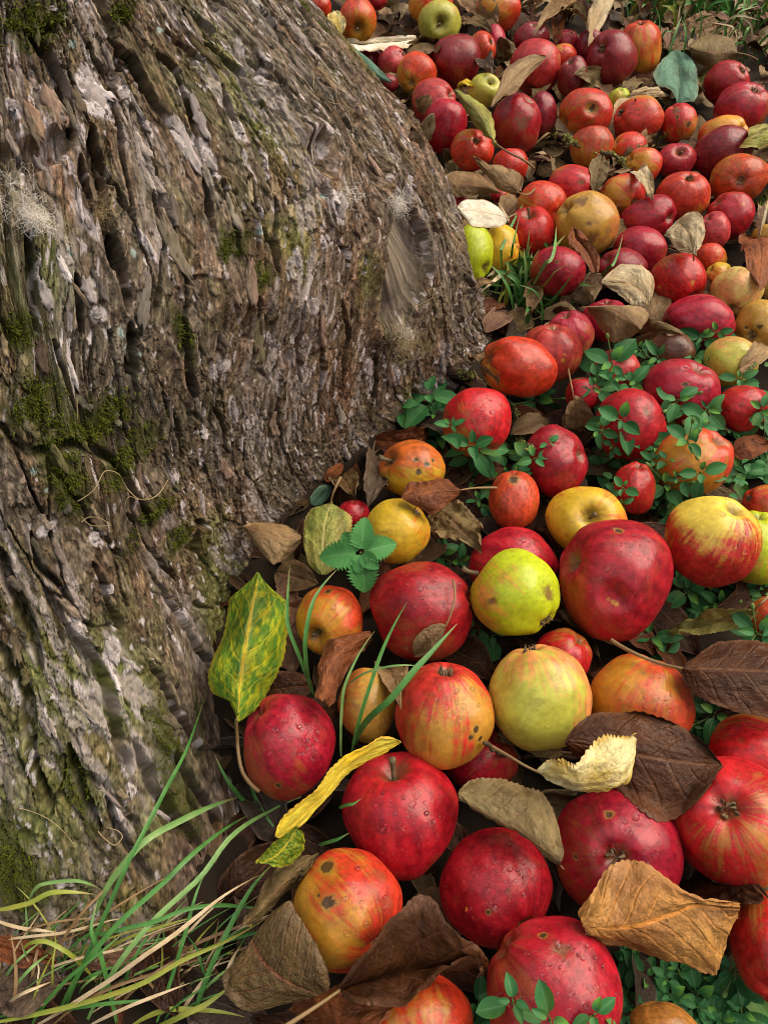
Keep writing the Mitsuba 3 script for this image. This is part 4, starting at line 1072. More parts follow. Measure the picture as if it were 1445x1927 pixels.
def H(label, pal, rows, z, ser=0.05, wr=1.0, puff=0.10, stalk=None, group=None, nu=81, nv=27, behind=False):
    """A fallen leaf whose blade is lofted through cross rows (edge, midrib, edge) from base to tip; z = heights in mm of the three rails at base and tip."""
    i = len(ROWS_LEAF)
    n = len(rows)
    Q = []
    for k, row in enumerate(rows):
        if len(row) == 2:
            row = (row, (row[0] + 1, row[1] + 1), (row[0] + 2, row[1] + 2))
        f = k / (n - 1)
        rail = []
        for j in range(3):
            zz = z[j] if not isinstance(z[j], (tuple, list)) else z[j][0] + (z[j][1] - z[j][0]) * f
            fat = min(1.0, math.sin(math.pi * min(max(f, .04), .96)) * 1.6)
            zz = z[1] * (1 - fat) + zz * fat if not isinstance(z[1], (tuple, list)) and j != 1 and not isinstance(z[j], (tuple, list)) else zz
            rail.append(spot(row[j][0], row[j][1], f"{'p' if behind else 'g'}{zz}"))
        Q.append(rail)
    Q = np.array(Q)
    u = np.linspace(0, 1, nu)
    Lr = PchipInterpolator(np.linspace(0, 1, n), Q.reshape(n, 9))(u).reshape(nu, 3, 3)
    w = np.sin(np.linspace(-1, 1, nv) * np.pi / 2)
    U, W = np.meshgrid(u, w, indexing='ij')
    A_, M_, B_ = Lr[:, None, 0], Lr[:, None, 1], Lr[:, None, 2]
    tooth = 1 + ser * (np.abs(np.sin(np.pi * (U * 25 + .3 * (W > 0)))) - .7) * np.abs(W) ** 5 + 0.10 * (meshkit.fbm(np.stack([U * 7, (W > 0) * 5.0, 0 * U + i * 1.3], -1), 3, seed=i) - .5) * np.abs(W) ** 3
    a = (np.abs(W) * tooth)[..., None]
    P = M_ + np.where(W[..., None] < 0, A_ - M_, B_ - M_) * a
    g0, g1 = np.gradient(P, axis=0), np.gradient(P, axis=1)
    nn = np.cross(g0, g1)
    nn = unit(nn)
    nn *= np.where(np.sum(nn * (CAM - P), -1, keepdims=True) < 0, -1, 1)
    width = np.linalg.norm(A_ - M_, axis=-1) * (W < 0) + np.linalg.norm(B_ - M_, axis=-1) * (W >= 0)
    tv = U * 7.5 - np.abs(W) * 1.9 + np.where(W > 0, 0, .4)
    quilt = np.abs(np.sin(np.pi * tv)) ** 0.6 * np.abs(W) ** .6 * (1 - np.abs(W) ** 3)
    q = np.stack([U * 0.07, W * .03, 0 * U + i * .013], -1)
    rid = np.abs(meshkit.fbm(q * 55, 3, seed=i) - .5) * -0.012 + (meshkit.fbm(q * 170, 2, seed=i + 1) - .5) * .0022
    big = min(1.2, np.linalg.norm(Q[0, 1] - Q[-1, 1]) / 0.07)
    P = P + nn * (width * puff * 4 * np.abs(W) * (1 - np.abs(W)) + quilt * .0009 * big + rid * wr * big * (.25 + np.abs(W)))[..., None]
    P = P if behind else clear_of_apples(P)
    c1, c2, ve, ed, sc, th, sh, vs = PAL[pal]
    v = rngL.uniform(.9, 1.12)
    ROWS_LEAF.append([*(np.array(c1) * v), *(np.array(c2) * v), *ve, *ed, sc, th + rngL.uniform(-.05, .05), sh, vs])
    key = thing('leaf', label, 'leaf', group or 'fallen leaves lying among the apples')
    uv = np.stack([i * 2 + .5 + U * .998, W * .5 + .5], -1)
    put(part(key, 'blade'), P.reshape(-1, 3), grid_faces(nu, nv), 'leaf_skin', uv=uv.reshape(-1, 2))
    if stalk:
        pts = [P[1, nv // 2]] + [spot(s_[0], s_[1], f'g{s_[2]}') for s_ in stalk]
        tv_, tf_ = tube(smooth_path(pts, 16), 0.0010 * np.linspace(.75, 1.2, 16) * max(.8, big), 6)
        put(part(key, 'stalk'), tv_, tf_, 'leaf_stalk')


H('large orange-tan leaf in the lower right corner', 'amber', [((1088, 1715), (1098, 1748), (1104, 1756)), ((1120, 1670), (1135, 1752), (1130, 1772)), ((1158, 1620), (1175, 1750), (1190, 1788)), ((1200, 1614), (1216, 1740), (1255, 1812)),
  ((1255, 1652), (1262, 1722), (1305, 1830)), ((1310, 1690), (1305, 1705), (1345, 1834)), ((1350, 1695), (1345, 1710), (1366, 1785)), ((1394, 1699), (1392, 1712), (1387, 1735))], (96, 92, 66), ser=.04, puff=.12, wr=1.1)
H('big wet dark brown leaf under the pale yellow toothed one', 'wet', [(1066, 1398), ((1080, 1370), (1082, 1400), (1078, 1424)), ((1130, 1340), (1140, 1410), (1130, 1455)), ((1195, 1337), (1205, 1422), (1180, 1505)), ((1265, 1357), (1270, 1432), (1245, 1548)),
  ((1318, 1390), (1320, 1438), (1310, 1512)), (1357, 1438)], (86, 84, 70), ser=.04, wr=.7, puff=.06)
H('wet brown leaf at the right edge with a long red-brown stalk', 'wet', [(1281, 1256), ((1315, 1228), (1320, 1258), (1295, 1296)), ((1365, 1205), (1375, 1260), (1350, 1328)), ((1420, 1204), (1435, 1262), (1425, 1348)), ((1490, 1225), (1500, 1265), (1500, 1350)), (1560, 1270)],
  (74, 86, 76), ser=.03, wr=.7, puff=.05, stalk=[(1240, 1248, 78), (1190, 1228, 74), (1150, 1205, 68)])
H('pale yellow toothed leaf with a long stalk on the wet brown leaf', 'lemon', [(1016, 1455), ((1035, 1434), (1042, 1472), (1044, 1474)), ((1062, 1430), (1070, 1480), (1074, 1484)), ((1081, 1440), (1093, 1482), (1100, 1490)), ((1112, 1405), (1125, 1480), (1130, 1491)),
  ((1145, 1387), (1155, 1474), (1155, 1487)), ((1172, 1385), (1178, 1455), (1180, 1480)), (1197, 1389)], (112, 96, 88), ser=.10, wr=1.3, puff=.12, stalk=[(985, 1440, 92), (955, 1422, 88), (925, 1405, 84)])
H('khaki folded leaf lying over the gap above the glossy red apple', 'khaki', [((864, 1486), (862, 1497), (864, 1507)), ((895, 1466), (895, 1522), (897, 1528)), ((940, 1464), (935, 1543), (937, 1549)), ((985, 1474), (975, 1563), (977, 1572)), ((1022, 1494), (1010, 1590), (1012, 1603)),
  ((1046, 1535), (1035, 1606), (1036, 1622)), ((1062, 1605), (1058, 1618), (1052, 1633))], (84, 88, 80), ser=.05, wr=1.2)
H('broad olive-brown leaf left of the spotted apple', 'olive', [((622, 1860), (600, 1874), (590, 1878)), ((610, 1815), (560, 1858), (540, 1890)), ((585, 1765), (525, 1838), (470, 1905)), ((556, 1718), (495, 1810), (420, 1868)), ((543, 1696), (480, 1785), (418, 1840)), ((510, 1722), (474, 1768), (455, 1803))],
  (84, 74, 66), ser=.02, wr=.8, puff=.05)
H('dark brown curled leaf with a long stalk at the bottom', 'wet', [((640, 1855), (640, 1862), (645, 1872)), ((700, 1789), (700, 1845), (690, 1888)), ((745, 1720), (740, 1835), (750, 1887)), ((790, 1690), (780, 1830), (800, 1862)), ((845, 1745), (825, 1825), (840, 1822)),
  ((900, 1788), (885, 1815), (893, 1812)), ((918, 1808), (910, 1830), (905, 1845))], (98, 66, 92), ser=.03, wr=1.2, puff=.12, stalk=[(610, 1885, 70), (575, 1908, 74), (535, 1934, 76)])
H('large green and yellow mottled leaf standing against the trunk', 'mottled', [(446, 1356), ((430, 1322), (449, 1325), (478, 1340)), ((397, 1300), (451, 1297), (508, 1297)), ((389, 1262), (455, 1262), (525, 1263)), ((407, 1215), (460, 1222), (540, 1222)), ((423, 1175), (469, 1170), (547, 1168)),
  ((430, 1130), (478, 1125), (540, 1130)), ((455, 1105), (483, 1104), (515, 1110)), (485, 1077)], (70, 86, 42), ser=.045, wr=.5, puff=.06, stalk=[(447, 1400, 62), (455, 1450, 58), (487, 1490, 50)])
H('bright yellow folded strip of leaf between the red apples', 'yellow', [((517, 1574), (520, 1576), (526, 1578)), ((532, 1538), (548, 1555), (568, 1556)), ((567, 1508), (585, 1520), (600, 1518)), ((600, 1482), (612, 1495), (625, 1490)), ((616, 1455), (632, 1465), (645, 1468)),
  ((640, 1430), (650, 1445), (668, 1448)), ((689, 1404), (692, 1420), (705, 1428)), ((722, 1388), (728, 1402), (735, 1412)), (753, 1395)], (88, 80, 74), ser=.10, wr=.5)
H('dark green and yellow torn leaf at the foot of the yellow strip', 'mottled', [((560, 1554), (558, 1558), (568, 1570)), ((522, 1580), (540, 1588), (576, 1597)), ((500, 1600), (520, 1610), (550, 1625)), ((481, 1620), (490, 1626), (525, 1632))], (76, 84, 70), ser=.08, wr=1.6)
H('long khaki leaf under the blade of grass beside the spotted apple', 'khaki', [(598, 1606), ((545, 1620), (560, 1640), (578, 1642)), ((512, 1640), (530, 1665), (555, 1670)), ((488, 1676), (505, 1692), (525, 1700)), ((478, 1708), (480, 1720), (495, 1726)), ((450, 1737), (455, 1740), (472, 1741))],
  (58, 66, 52), ser=.05)
H('reddish-brown crinkled leaf below the orange-yellow apple', 'rust', [((697, 1188), (698, 1195), (697, 1206)), ((655, 1191), (665, 1210), (684, 1226)), ((606, 1212), (640, 1228), (655, 1262)), ((598, 1240), (618, 1258), (640, 1292)), ((600, 1270), (608, 1290), (632, 1320)), ((591, 1312), (606, 1318), (622, 1322))],
  (84, 90, 78), ser=.03, wr=1.5, puff=.14)
H('large tan leaf with a clear midrib above the folded one', 'cream', [(1131, 531), ((1147, 511), (1155, 532), (1150, 545)), ((1175, 496), (1182, 534), (1168, 556)), ((1208, 499), (1203, 545), (1185, 570)), ((1230, 522), (1214, 558), (1200, 576)), ((1226, 560), (1220, 570), (1214, 577))], (92, 88, 82), ser=.02)
H('folded tan leaf below the large one with the clear midrib', 'tan', [(1204, 620), ((1220, 590), (1185, 604), (1180, 639)), ((1200, 575), (1165, 590), (1155, 645)), ((1165, 576), (1145, 580), (1128, 618)), ((1130, 577), (1122, 578), (1112, 592)), (1105, 577)], (88, 94, 74), ser=.02)
H('pale whitish leaf with a brown midrib between crimson and pink apples', 'cream', [(1304, 475), ((1277, 467), (1300, 455), (1318, 458)), ((1258, 447), (1293, 435), (1327, 430)), ((1249, 441), (1283, 424), (1322, 407)), ((1262, 428), (1277, 416), (1311, 397)), ((1276, 415), (1283, 409), (1293, 402))], (86, 92, 98), ser=.02,
  stalk=[(1305, 490, 80)])
H('long curved tan leaf across the large pink apple', 'tan', [(924, 199), ((938, 168), (945, 175), (950, 180)), ((950, 130), (965, 148), (972, 170)), ((975, 110), (985, 130), (992, 144)), ((1005, 101), (1008, 115), (1010, 127)), (1027, 104)], (100, 96, 92), ser=.02, nu=61, nv=19)
H('large dark green leaf lying on the soil at the upper right', 'teal', [(1275, 192), ((1262, 168), (1277, 175), (1305, 187)), ((1238, 156), (1278, 158), (1314, 165)), ((1231, 138), (1277, 138), (1313, 142)), ((1243, 115), (1274, 116), (1305, 113)), ((1262, 96), (1268, 94), (1285, 98))], (46, 42, 50), ser=.07, nu=61, nv=19,
  stalk=[(1276, 206, 34)])
H('round olive-tan leaf upper right above the dark red apples', 'khaki', [(1387, 98), ((1378, 75), (1370, 98), (1376, 123)), ((1345, 64), (1345, 98), (1342, 132)), ((1315, 70), (1318, 95), (1315, 120)), (1296, 88)], (54, 60, 40), ser=.01, wr=.5, nu=61, nv=19, stalk=[(1405, 102, 50), (1425, 112, 30)])
H('bright whitish leaf lying between trunk and grass', 'white', [(952, 410), ((940, 390), (940, 405), (945, 425)), ((915, 376), (912, 400), (915, 428)), ((885, 372), (885, 395), (890, 425)), ((864, 383), (868, 395), (875, 411)), (860, 388)], (80, 82, 78), ser=.02, wr=.35, puff=.02, nu=61, nv=19, stalk=[(972, 401, 78)])
H('tan leaf in front of the orange-brown apple', 'tan', [(975, 361), ((984, 332), (965, 352), (962, 365)), ((957, 315), (945, 342), (938, 357)), ((922, 305), (918, 325), (918, 330)), (891, 293)], (94, 90, 82), nu=61, nv=19, stalk=[(996, 364, 70), (1012, 345, 60)])
H('tan leaf lying next to the trunk above the bright whitish one', 'tan', [(940, 361), ((920, 340), (915, 352), (905, 365)), ((890, 321), (885, 345), (880, 370)), ((862, 318), (860, 342), (862, 370)), ((837, 329), (838, 335), (845, 348))], (62, 66, 56), nu=61, nv=19)
H('long yellow-green leaf with a pale stalk between the two red apples', 'ygreen', [(929, 268), ((933, 250), (920, 248), (908, 252)), ((928, 218), (910, 225), (893, 240)), ((908, 194), (895, 205), (877, 212)), ((878, 177), (873, 187), (866, 190)), (855, 167)], (90, 98, 84), nu=61, nv=19,
  stalk=[(955, 285, 84), (985, 300, 74), (1005, 316, 66)])
H('curled brown leaf at the foot of the ochre apple', 'rust', [(1078, 424), ((1095, 440), (1082, 445), (1073, 452)), ((1114, 458), (1099, 466), (1084, 466)), ((1127, 480), (1112, 488), (1098, 482)), ((1126, 510), (1120, 512), (1113, 512))], (98, 92, 100), nu=61, nv=19)
H('yellow-green leaf with its stalk pointing up beside the nettle seedling', 'ygreen', [(621, 946), ((588, 955), (618, 962), (648, 958)), ((568, 995), (610, 1000), (664, 988)), ((572, 1045), (607, 1045), (652, 1040)), ((600, 1080), (606, 1082), (615, 1080))], (58, 68, 62), stalk=[(628, 925, 78), (641, 898, 82)])
H('folded tan leaf on the trunk foot left of the yellow-green one', 'tan', [((566, 1006), (567, 1012), (566, 1020)), ((535, 988), (535, 1012), (540, 1050)), ((500, 983), (498, 1000), (515, 1062)), ((475, 984), (472, 995), (480, 1025)), (457, 990)], (50, 58, 48), ser=.02)
H('rust leaf lying between the two yellow apples by the trunk', 'rust', [(868, 921), ((828, 897), (830, 922), (848, 945)), ((795, 904), (800, 928), (812, 967)), ((772, 906), (775, 932), (785, 955)), (754, 935)], (80, 84, 78), ser=.03, stalk=[(900, 918, 76), (935, 918, 70)])

H('pale curled strip of leaf below the long-stalked apple', 'white', [(645, 77), ((680, 76), (680, 84), (682, 92)), ((720, 70), (722, 80), (725, 91)), ((758, 67), (760, 77), (762, 87)), (782, 72)], (66, 58, 62), ser=.1, wr=1.4, behind=True, nu=61, nv=19)
H('brown curled leaf at the right end of the pale strip', 'olive', [(756, 96), ((772, 78), (775, 86), (778, 98)), ((795, 66), (798, 80), (802, 98)), ((815, 74), (818, 84), (820, 94)), (827, 82)], (64, 50, 60), ser=.04, wr=1.4, nu=61, nv=19)
H('teal green leaf slipping behind the shoulder of the trunk', 'teal', [(632, 72), ((662, 84), (655, 92), (646, 100)), ((694, 108), (684, 118), (672, 128)), ((720, 134), (712, 142), (702, 146)), (736, 153)], (60, 60, 50), ser=.02, wr=.4, behind=True, nu=61, nv=19)

# by the trunk and the lower left
F('curled grey-brown leaf left of the freckled yellow apple', (703, 852), (690, 955), 62, 'grey', 6, 12, roll=.5, kw=1.6, tw=.5, stalk=[(725, 838, 8), (745, 825, 6)])
F('rust-brown arched leaf behind the freckled yellow apple', (705, 828), (808, 812), 60, 'rust', 14, 10, roll=-.6, kw=1.2, kl=.3, stalk=[(702, 850, 16), (712, 885, 12), (728, 912, 10)], on=False)
F('crinkled tan leaf right of the yellow-orange apple', (815, 960), (905, 1030), 92, 'khaki', 8, 6, kw=.6, wr=1.8, kl=.1)
F('pale tan narrow leaf behind the mottled green leaf', (540, 1085), (548, 1275), 70, 'pinkish', 6, 5, roll=.5, kw=1.0, wr=1.2)
F('brown leaf in shade above the orange-yellow apple', (520, 1075), (600, 1100), 60, 'tan', 6, 10, kw=1.0)
F('dark brown leaf in shade below the mottled green leaf', (500, 1300), (590, 1290), 64, 'wet', 'g25', 'g25', kw=.8)
F('grey-brown narrow leaf behind the straw stem', (462, 1668), (455, 1800), 66, 'grey', 8, 10, kw=1.2, roll=.5)
F('rust brown leaf at the bottom edge under the broad olive one', (740, 1895), (560, 1925), 95, 'rust', 4, 6, kw=.7)
F('dark red-brown folded leaf right of the orange-tan one', (1295, 1655), (1440, 1690), 105, 'wet', 10, 9, kw=1.3, roll=.3)
F('tan leaf rolled into a tube beside the very large apple', (1050, 1150), (1145, 1205), 78, 'tan', 14, 6, kw=4.6, wr=.8, kl=.02)
F('narrow grey-olive leaf at the foot of the big yellow-green apple', (1056, 1414), (932, 1384), 50, 'khaki', 10, 8, kw=.7, kl=.08, roll=-.2, stalk=[(1075, 1418, 6)])
F('thin brown leaf with an upright stalk on the dark red wet apple', (838, 1180), (778, 1235), 45, 'tan', 4, 5, kw=1.8, stalk=[(850, 1150, 6), (856, 1120, 9), (853, 1092, 12)])
F('twisted yellow and green leaf under the yellow-topped apple', (1418, 1155), (1266, 1190), 52, 'ygreen', 14, 10, kw=1.0, tw=1.8, kl=.1, stalk=[(1432, 1135, 16), (1434, 1118, 16)], on=False)
F('tan leaf hanging behind the dull brown-yellow apple', (722, 1262), (752, 1330), 62, 'tan', 8, 6, kw=1.0, roll=.3)
F('brown dry leaf between the rust leaf and the red drop-covered apple', (640, 1330), (560, 1350), 50, 'wet', 'g30', 'g30', kw=.8)
# lichen twig and chickweed band
F('small tan leaf propped between trunk tip and lichen twig', (892, 672), (938, 725), 50, 'tan', 9, 7, kw=1.3, roll=.3)
F('tan pointed leaf between the chickweed sprigs with a thin stalk', (1080, 750), (1085, 815), 56, 'tan', 8, 8, kw=1.2, stalk=[(1076, 730, 10), (1073, 712, 12)])
F('small yellow-green leaf below the pointed tan one', (1102, 800), (1102, 835), 38, 'mottled', 6, 5, kw=.7, ser=.03)
F('long tan folded leaf behind the peach apple', (1285, 795), (1418, 828), 50, 'tan', 8, 6, kw=1.8, roll=.4)
F('tan leaf right of the olive green apple', (1395, 690), (1445, 665), 44, 'tan', 4, 6, kw=.9)
F('rust leaf scrap right of the peach apple', (1380, 850), (1445, 835), 50, 'rust', 'g30', 'g30', kw=.8)
F('grey-brown leaf beside the shrivelled rotten apple', (1195, 635), (1272, 625), 52, 'khaki', 10, 8, kw=.8, roll=-.2)
F('tan folded leaf left of the oblong dark red apple', (1215, 615), (1252, 572), 48, 'tan', 10, 10, kw=1.2)
F('amber-brown leaf with a yellow patch near the right edge', (1428, 535), (1402, 452), 64, 'rust', 9, 12, kw=.6, kl=.1, roll=-.2)
F('cream leaf standing behind the small pinkish one in the grass', (1090, 575), (1128, 518), 52, 'cream', 8, 12, kw=.9, kl=.15)
F('small pinkish crumpled leaf at the edge of the grass', (1058, 560), (1100, 582), 44, 'pinkish', 8, 6, kw=1.6, wr=2.0)
F('round olive-tan leaf near the trunk below the grass', (1004, 600), (944, 612), 46, 'khaki', 12, 10, kw=.8, blunt=.9, stalk=[(1018, 596, 10)])
F('rust scrap of leaf under the round olive-tan one', (935, 590), (950, 630), 36, 'rust', 6, 6, kw=1.0)
F('torn pale leaf standing behind the bright whitish one', (915, 378), (912, 348), 30, 'cream', 8, 10, kw=.8)
F('olive scrap of leaf between trunk and orange-brown apple', (850, 315), (838, 280), 28, 'olive', 8, 8, kw=.8)
F('cream torn leaf on the left side of the bright red apple', (800, 262), (818, 212), 34, 'cream', 8, 8, kw=.8, roll=.4)
F('tan leaf poking up behind the bright red apple', (792, 212), (808, 178), 34, 'tan', 8, 8, kw=.8)
F('yellow scrap of leaf left of the pale green apple', (868, 168), (888, 156), 22, 'yellow', 6, 6, kw=.6)
F('cream leaf standing left of the green-faced apple', (786, 62), (738, 20), 42, 'cream', 10, 12, kw=1.0)
F('pale yellow-green leaf against the orange apple by the trunk', (640, 68), (628, 18), 34, 'lemon', 'p60', 'p70', kw=.9)
F('brown leaf behind the coral and pink apples near the top edge', (932, 40), (872, 10), 52, 'tan', 10, 10, kw=.9)
F('khaki leaf below the brown one near the top edge', (875, 60), (925, 58), 34, 'khaki', 9, 9, kw=.8)
F('dark curled leaf left of the large pink apple', (945, 70), (950, 128), 34, 'olive', 8, 9, kw=1.3)
F('brown small leaf right of the large dark red apple', (905, 110), (925, 140), 34, 'grey', 7, 7, kw=.8)
F('brown leaf on top of the small pink apple near the top edge', (1050, 80), (1042, 40), 26, 'rust', 8, 10, kw=1.0)
F('tan rolled leaf left of the upright cream one near the top edge', (1062, 40), (1106, 62), 36, 'khaki', 10, 10, kw=2.2)
F('upright cream-grey leaf near the top edge', (1108, 68), (1142, 14), 38, 'cream', 10, 16, kw=1.0)
F('brown leaf with a ragged edge at the top left of the rolled one', (1018, 48), (1080, 22), 36, 'tan', 10, 10, kw=.9)
F('tan leaf in front of the dark red apples above the holed one', (1086, 140), (1138, 172), 40, 'khaki', 9, 9, kw=1.0)
F('small tan folded leaf right of the glossy crimson apple', (1196, 174), (1222, 140), 28, 'tan', 8, 8, kw=1.2, stalk=[(1196, 186, 6)])
F('pale strip of leaf between the red-orange apple and the green leaf', (1185, 178), (1262, 192), 24, 'cream', 10, 9, kw=1.2)
F('pale green leaf half under the large dark green one', (1318, 185), (1312, 135), 40, 'ygreen', 6, 7, kw=.6)
F('brown tan leaf behind the round olive one', (1252, 92), (1362, 48), 62, 'tan', 10, 12, kw=.7, kl=.12)
F('tan leaf under the grass at the top right', (1370, 55), (1428, 68), 46, 'pinkish', 8, 8, kw=.8)
F('pale leaf standing in the grass at the top right corner', (1392, 55), (1412, 12), 40, 'cream', 10, 14, kw=.9)
F('green leaf at the right edge beside the dusky dark red apple', (1402, 262), (1460, 282), 50, 'ygreen', 10, 8, kw=.6)
F('tan crumpled leaf left of the orange apple with a red top', (1010, 285), (1072, 272), 46, 'cream', 9, 9, kw=.8, wr=1.8)
F('olive leaf below the tan crumpled one', (1015, 330), (1062, 300), 40, 'olive', 6, 6, kw=.8)
F('rolled tan leaf leaning on the orange apple with a red top', (1118, 358), (1132, 298), 38, 'khaki', 9, 11, kw=1.6)
F('curled cream leaf between the two orange-red apples', (1200, 322), (1228, 374), 38, 'cream', 10, 9, kw=1.8)
F('tan torn leaf on the small peach apple', (1182, 292), (1228, 272), 30, 'tan', 7, 7, kw=1.0)
F('green leaf left of the small peach apple', (1142, 325), (1162, 305), 26, 'green', 7, 7, kw=.6)
F('dark brown leaf on top of the red-orange apple', (1245, 335), (1308, 320), 28, 'wet', 9, 9, kw=1.0)
F('yellowish leaf scrap left of the pink stalked apple', (1235, 275), (1258, 255), 24, 'ygreen', 7, 7, kw=.8)
F('brown leaf below the red apple with brown rot', (1275, 290), (1310, 262), 30, 'grey', 'g25', 'g30', kw=.8)
F('cream bark-like leaf at the right edge by the moss', (1425, 395), (1432, 430), 22, 'cream', 6, 8, kw=1.4)
# bottom left corner
F('dark grey leaf in the bottom left corner', (112, 1850), (-20, 1872), 90, 'grey', 16, 12, kw=.8, wr=1.2)
F('rust brown leaf behind the grass at the lower left', (-15, 1778), (105, 1812), 48, 'rust', 8, 8, kw=1.2)
F('long orange-brown leaf across the foot of the trunk behind the grass', (130, 1815), (340, 1795), 40, 'pinkish', 8, 8, kw=1.4)
F('pinkish tan leaf with a tail-like stalk in the lower left grass', (350, 1832), (388, 1812), 46, 'pinkish', 12, 12, kw=.9, stalk=[(345, 1860, 10), (350, 1885, 6)])
F('green torn leaf on the trunk foot above the yellow-green leaf', (588, 950), (622, 912), 30, 'teal', 6, 8, kw=.6)
F('dark leaf between the trunk and the curled grey-brown one', (640, 900), (672, 945), 50, 'olive', 4, 4, kw=.8)
F('small rust leaf tip touching the trunk left of the grey-brown leaf', (612, 905), (645, 872), 26, 'rust', 6, 8, kw=1.0)

# the litter under everything: small scraps and stems nobody could count
ms, uvs, at = [], [], 0
rngS = np.random.default_rng(23)
LIT0 = len(ROWS_LEAF)
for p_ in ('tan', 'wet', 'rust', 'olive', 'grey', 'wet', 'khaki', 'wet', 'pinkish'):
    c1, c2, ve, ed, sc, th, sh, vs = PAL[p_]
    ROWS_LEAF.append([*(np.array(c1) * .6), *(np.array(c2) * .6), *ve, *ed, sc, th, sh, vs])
for p_ in ('tan', 'cream', 'khaki', 'tan', 'pinkish'):
    c1, c2, ve, ed, sc, th, sh, vs = PAL[p_]
    ROWS_LEAF.append([*c1, *c2, *ve, *ed, sc, th, sh, vs])
n = 0
while n < 2300:
    x, y = (rngS.uniform(-0.3, 1.1), rngS.uniform(0.05, 0.75 if n < 700 else 2.1)) if n < 1600 else (rngS.uniform(-0.05, 0.9), rngS.uniform(0.62, 1.5))
    n += 1
    z = rngS.uniform(-0.004, 0.012) if y < 0.6 else rngS.uniform(-.004, .020) if n < 1600 else rngS.uniform(.006, .040) if y < 1.1 else rngS.uniform(.0, .015)
    Lh = rngS.uniform(0.012, 0.032)
    az = rngS.uniform(0, 6.28)
    d = np.array([math.cos(az), math.sin(az), rngS.normal(0, .25)]) * Lh
    c0 = np.array([x, y, z])
    P, U, W = leaf_mesh(c0 - d, c0 + d, Lh * rngS.uniform(.7, 1.3), np.array([rngS.normal(0, .4), rngS.normal(0, .4), 1.0]), rngS.uniform(.3, 2.2), rngS.uniform(.05, .25), rngS.normal(0, .5), 1.3, .04, 11, 5, n % 200)
    q = np.arctan2(P[..., 1] - AXIS[1], P[..., 0] - AXIS[0])
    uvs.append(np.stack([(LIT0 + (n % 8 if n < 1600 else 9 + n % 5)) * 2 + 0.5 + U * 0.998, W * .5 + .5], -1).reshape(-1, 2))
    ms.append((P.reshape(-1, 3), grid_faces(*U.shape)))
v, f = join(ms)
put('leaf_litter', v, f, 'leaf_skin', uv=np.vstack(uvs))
labels['leaf_litter'] = {'label': 'layer of old brown leaf scraps on the soil under the apples', 'category': 'leaf litter', 'kind': 'stuff'}

# ---------------------------------------------------------------- chickweed, nettle, twig
rngP = np.random.default_rng(41)


def small_leaf(base, direction, normal, L, width, fold=0.35, droop=0.2, teeth=0, nu=9, nv=5):
    """A little pointed oval leaf with a folded midrib, its tip drooping."""
    a = unit(direction)
    n = unit(normal - a * (normal @ a))
    s = np.cross(n, a)
    U, W = np.meshgrid(np.linspace(0, 1, nu), np.linspace(-1, 1, nv), indexing='ij')
    prof = np.sqrt(np.clip(U, 0, 1)) * (1 - U ** 2.6) ** 0.9 + 0.02
    prof /= prof.max()
    if teeth:
        prof = np.clip(U, 0, 1) ** .42 * (1 - U) ** .72
        prof = prof / prof.max() * (1 - 0.32 * ((U * teeth) % 1) * np.abs(W) ** 3) + .01
    off = -droop * L * U ** 2 + fold * np.abs(W) ** 1.3 * width * 0.5 * prof + (0.0002 * np.sin(U * 40 - 8 * np.abs(W)) * np.abs(W) if teeth else 0)
    P = base + a * (U * L * (1 - 0.15 * droop))[..., None] + s * (W * width / 2 * prof)[..., None] + n * off[..., None]
    return P.reshape(-1, 3), grid_faces(nu, nv), np.stack([U, W * .5 + .5], -1).reshape(-1, 2)


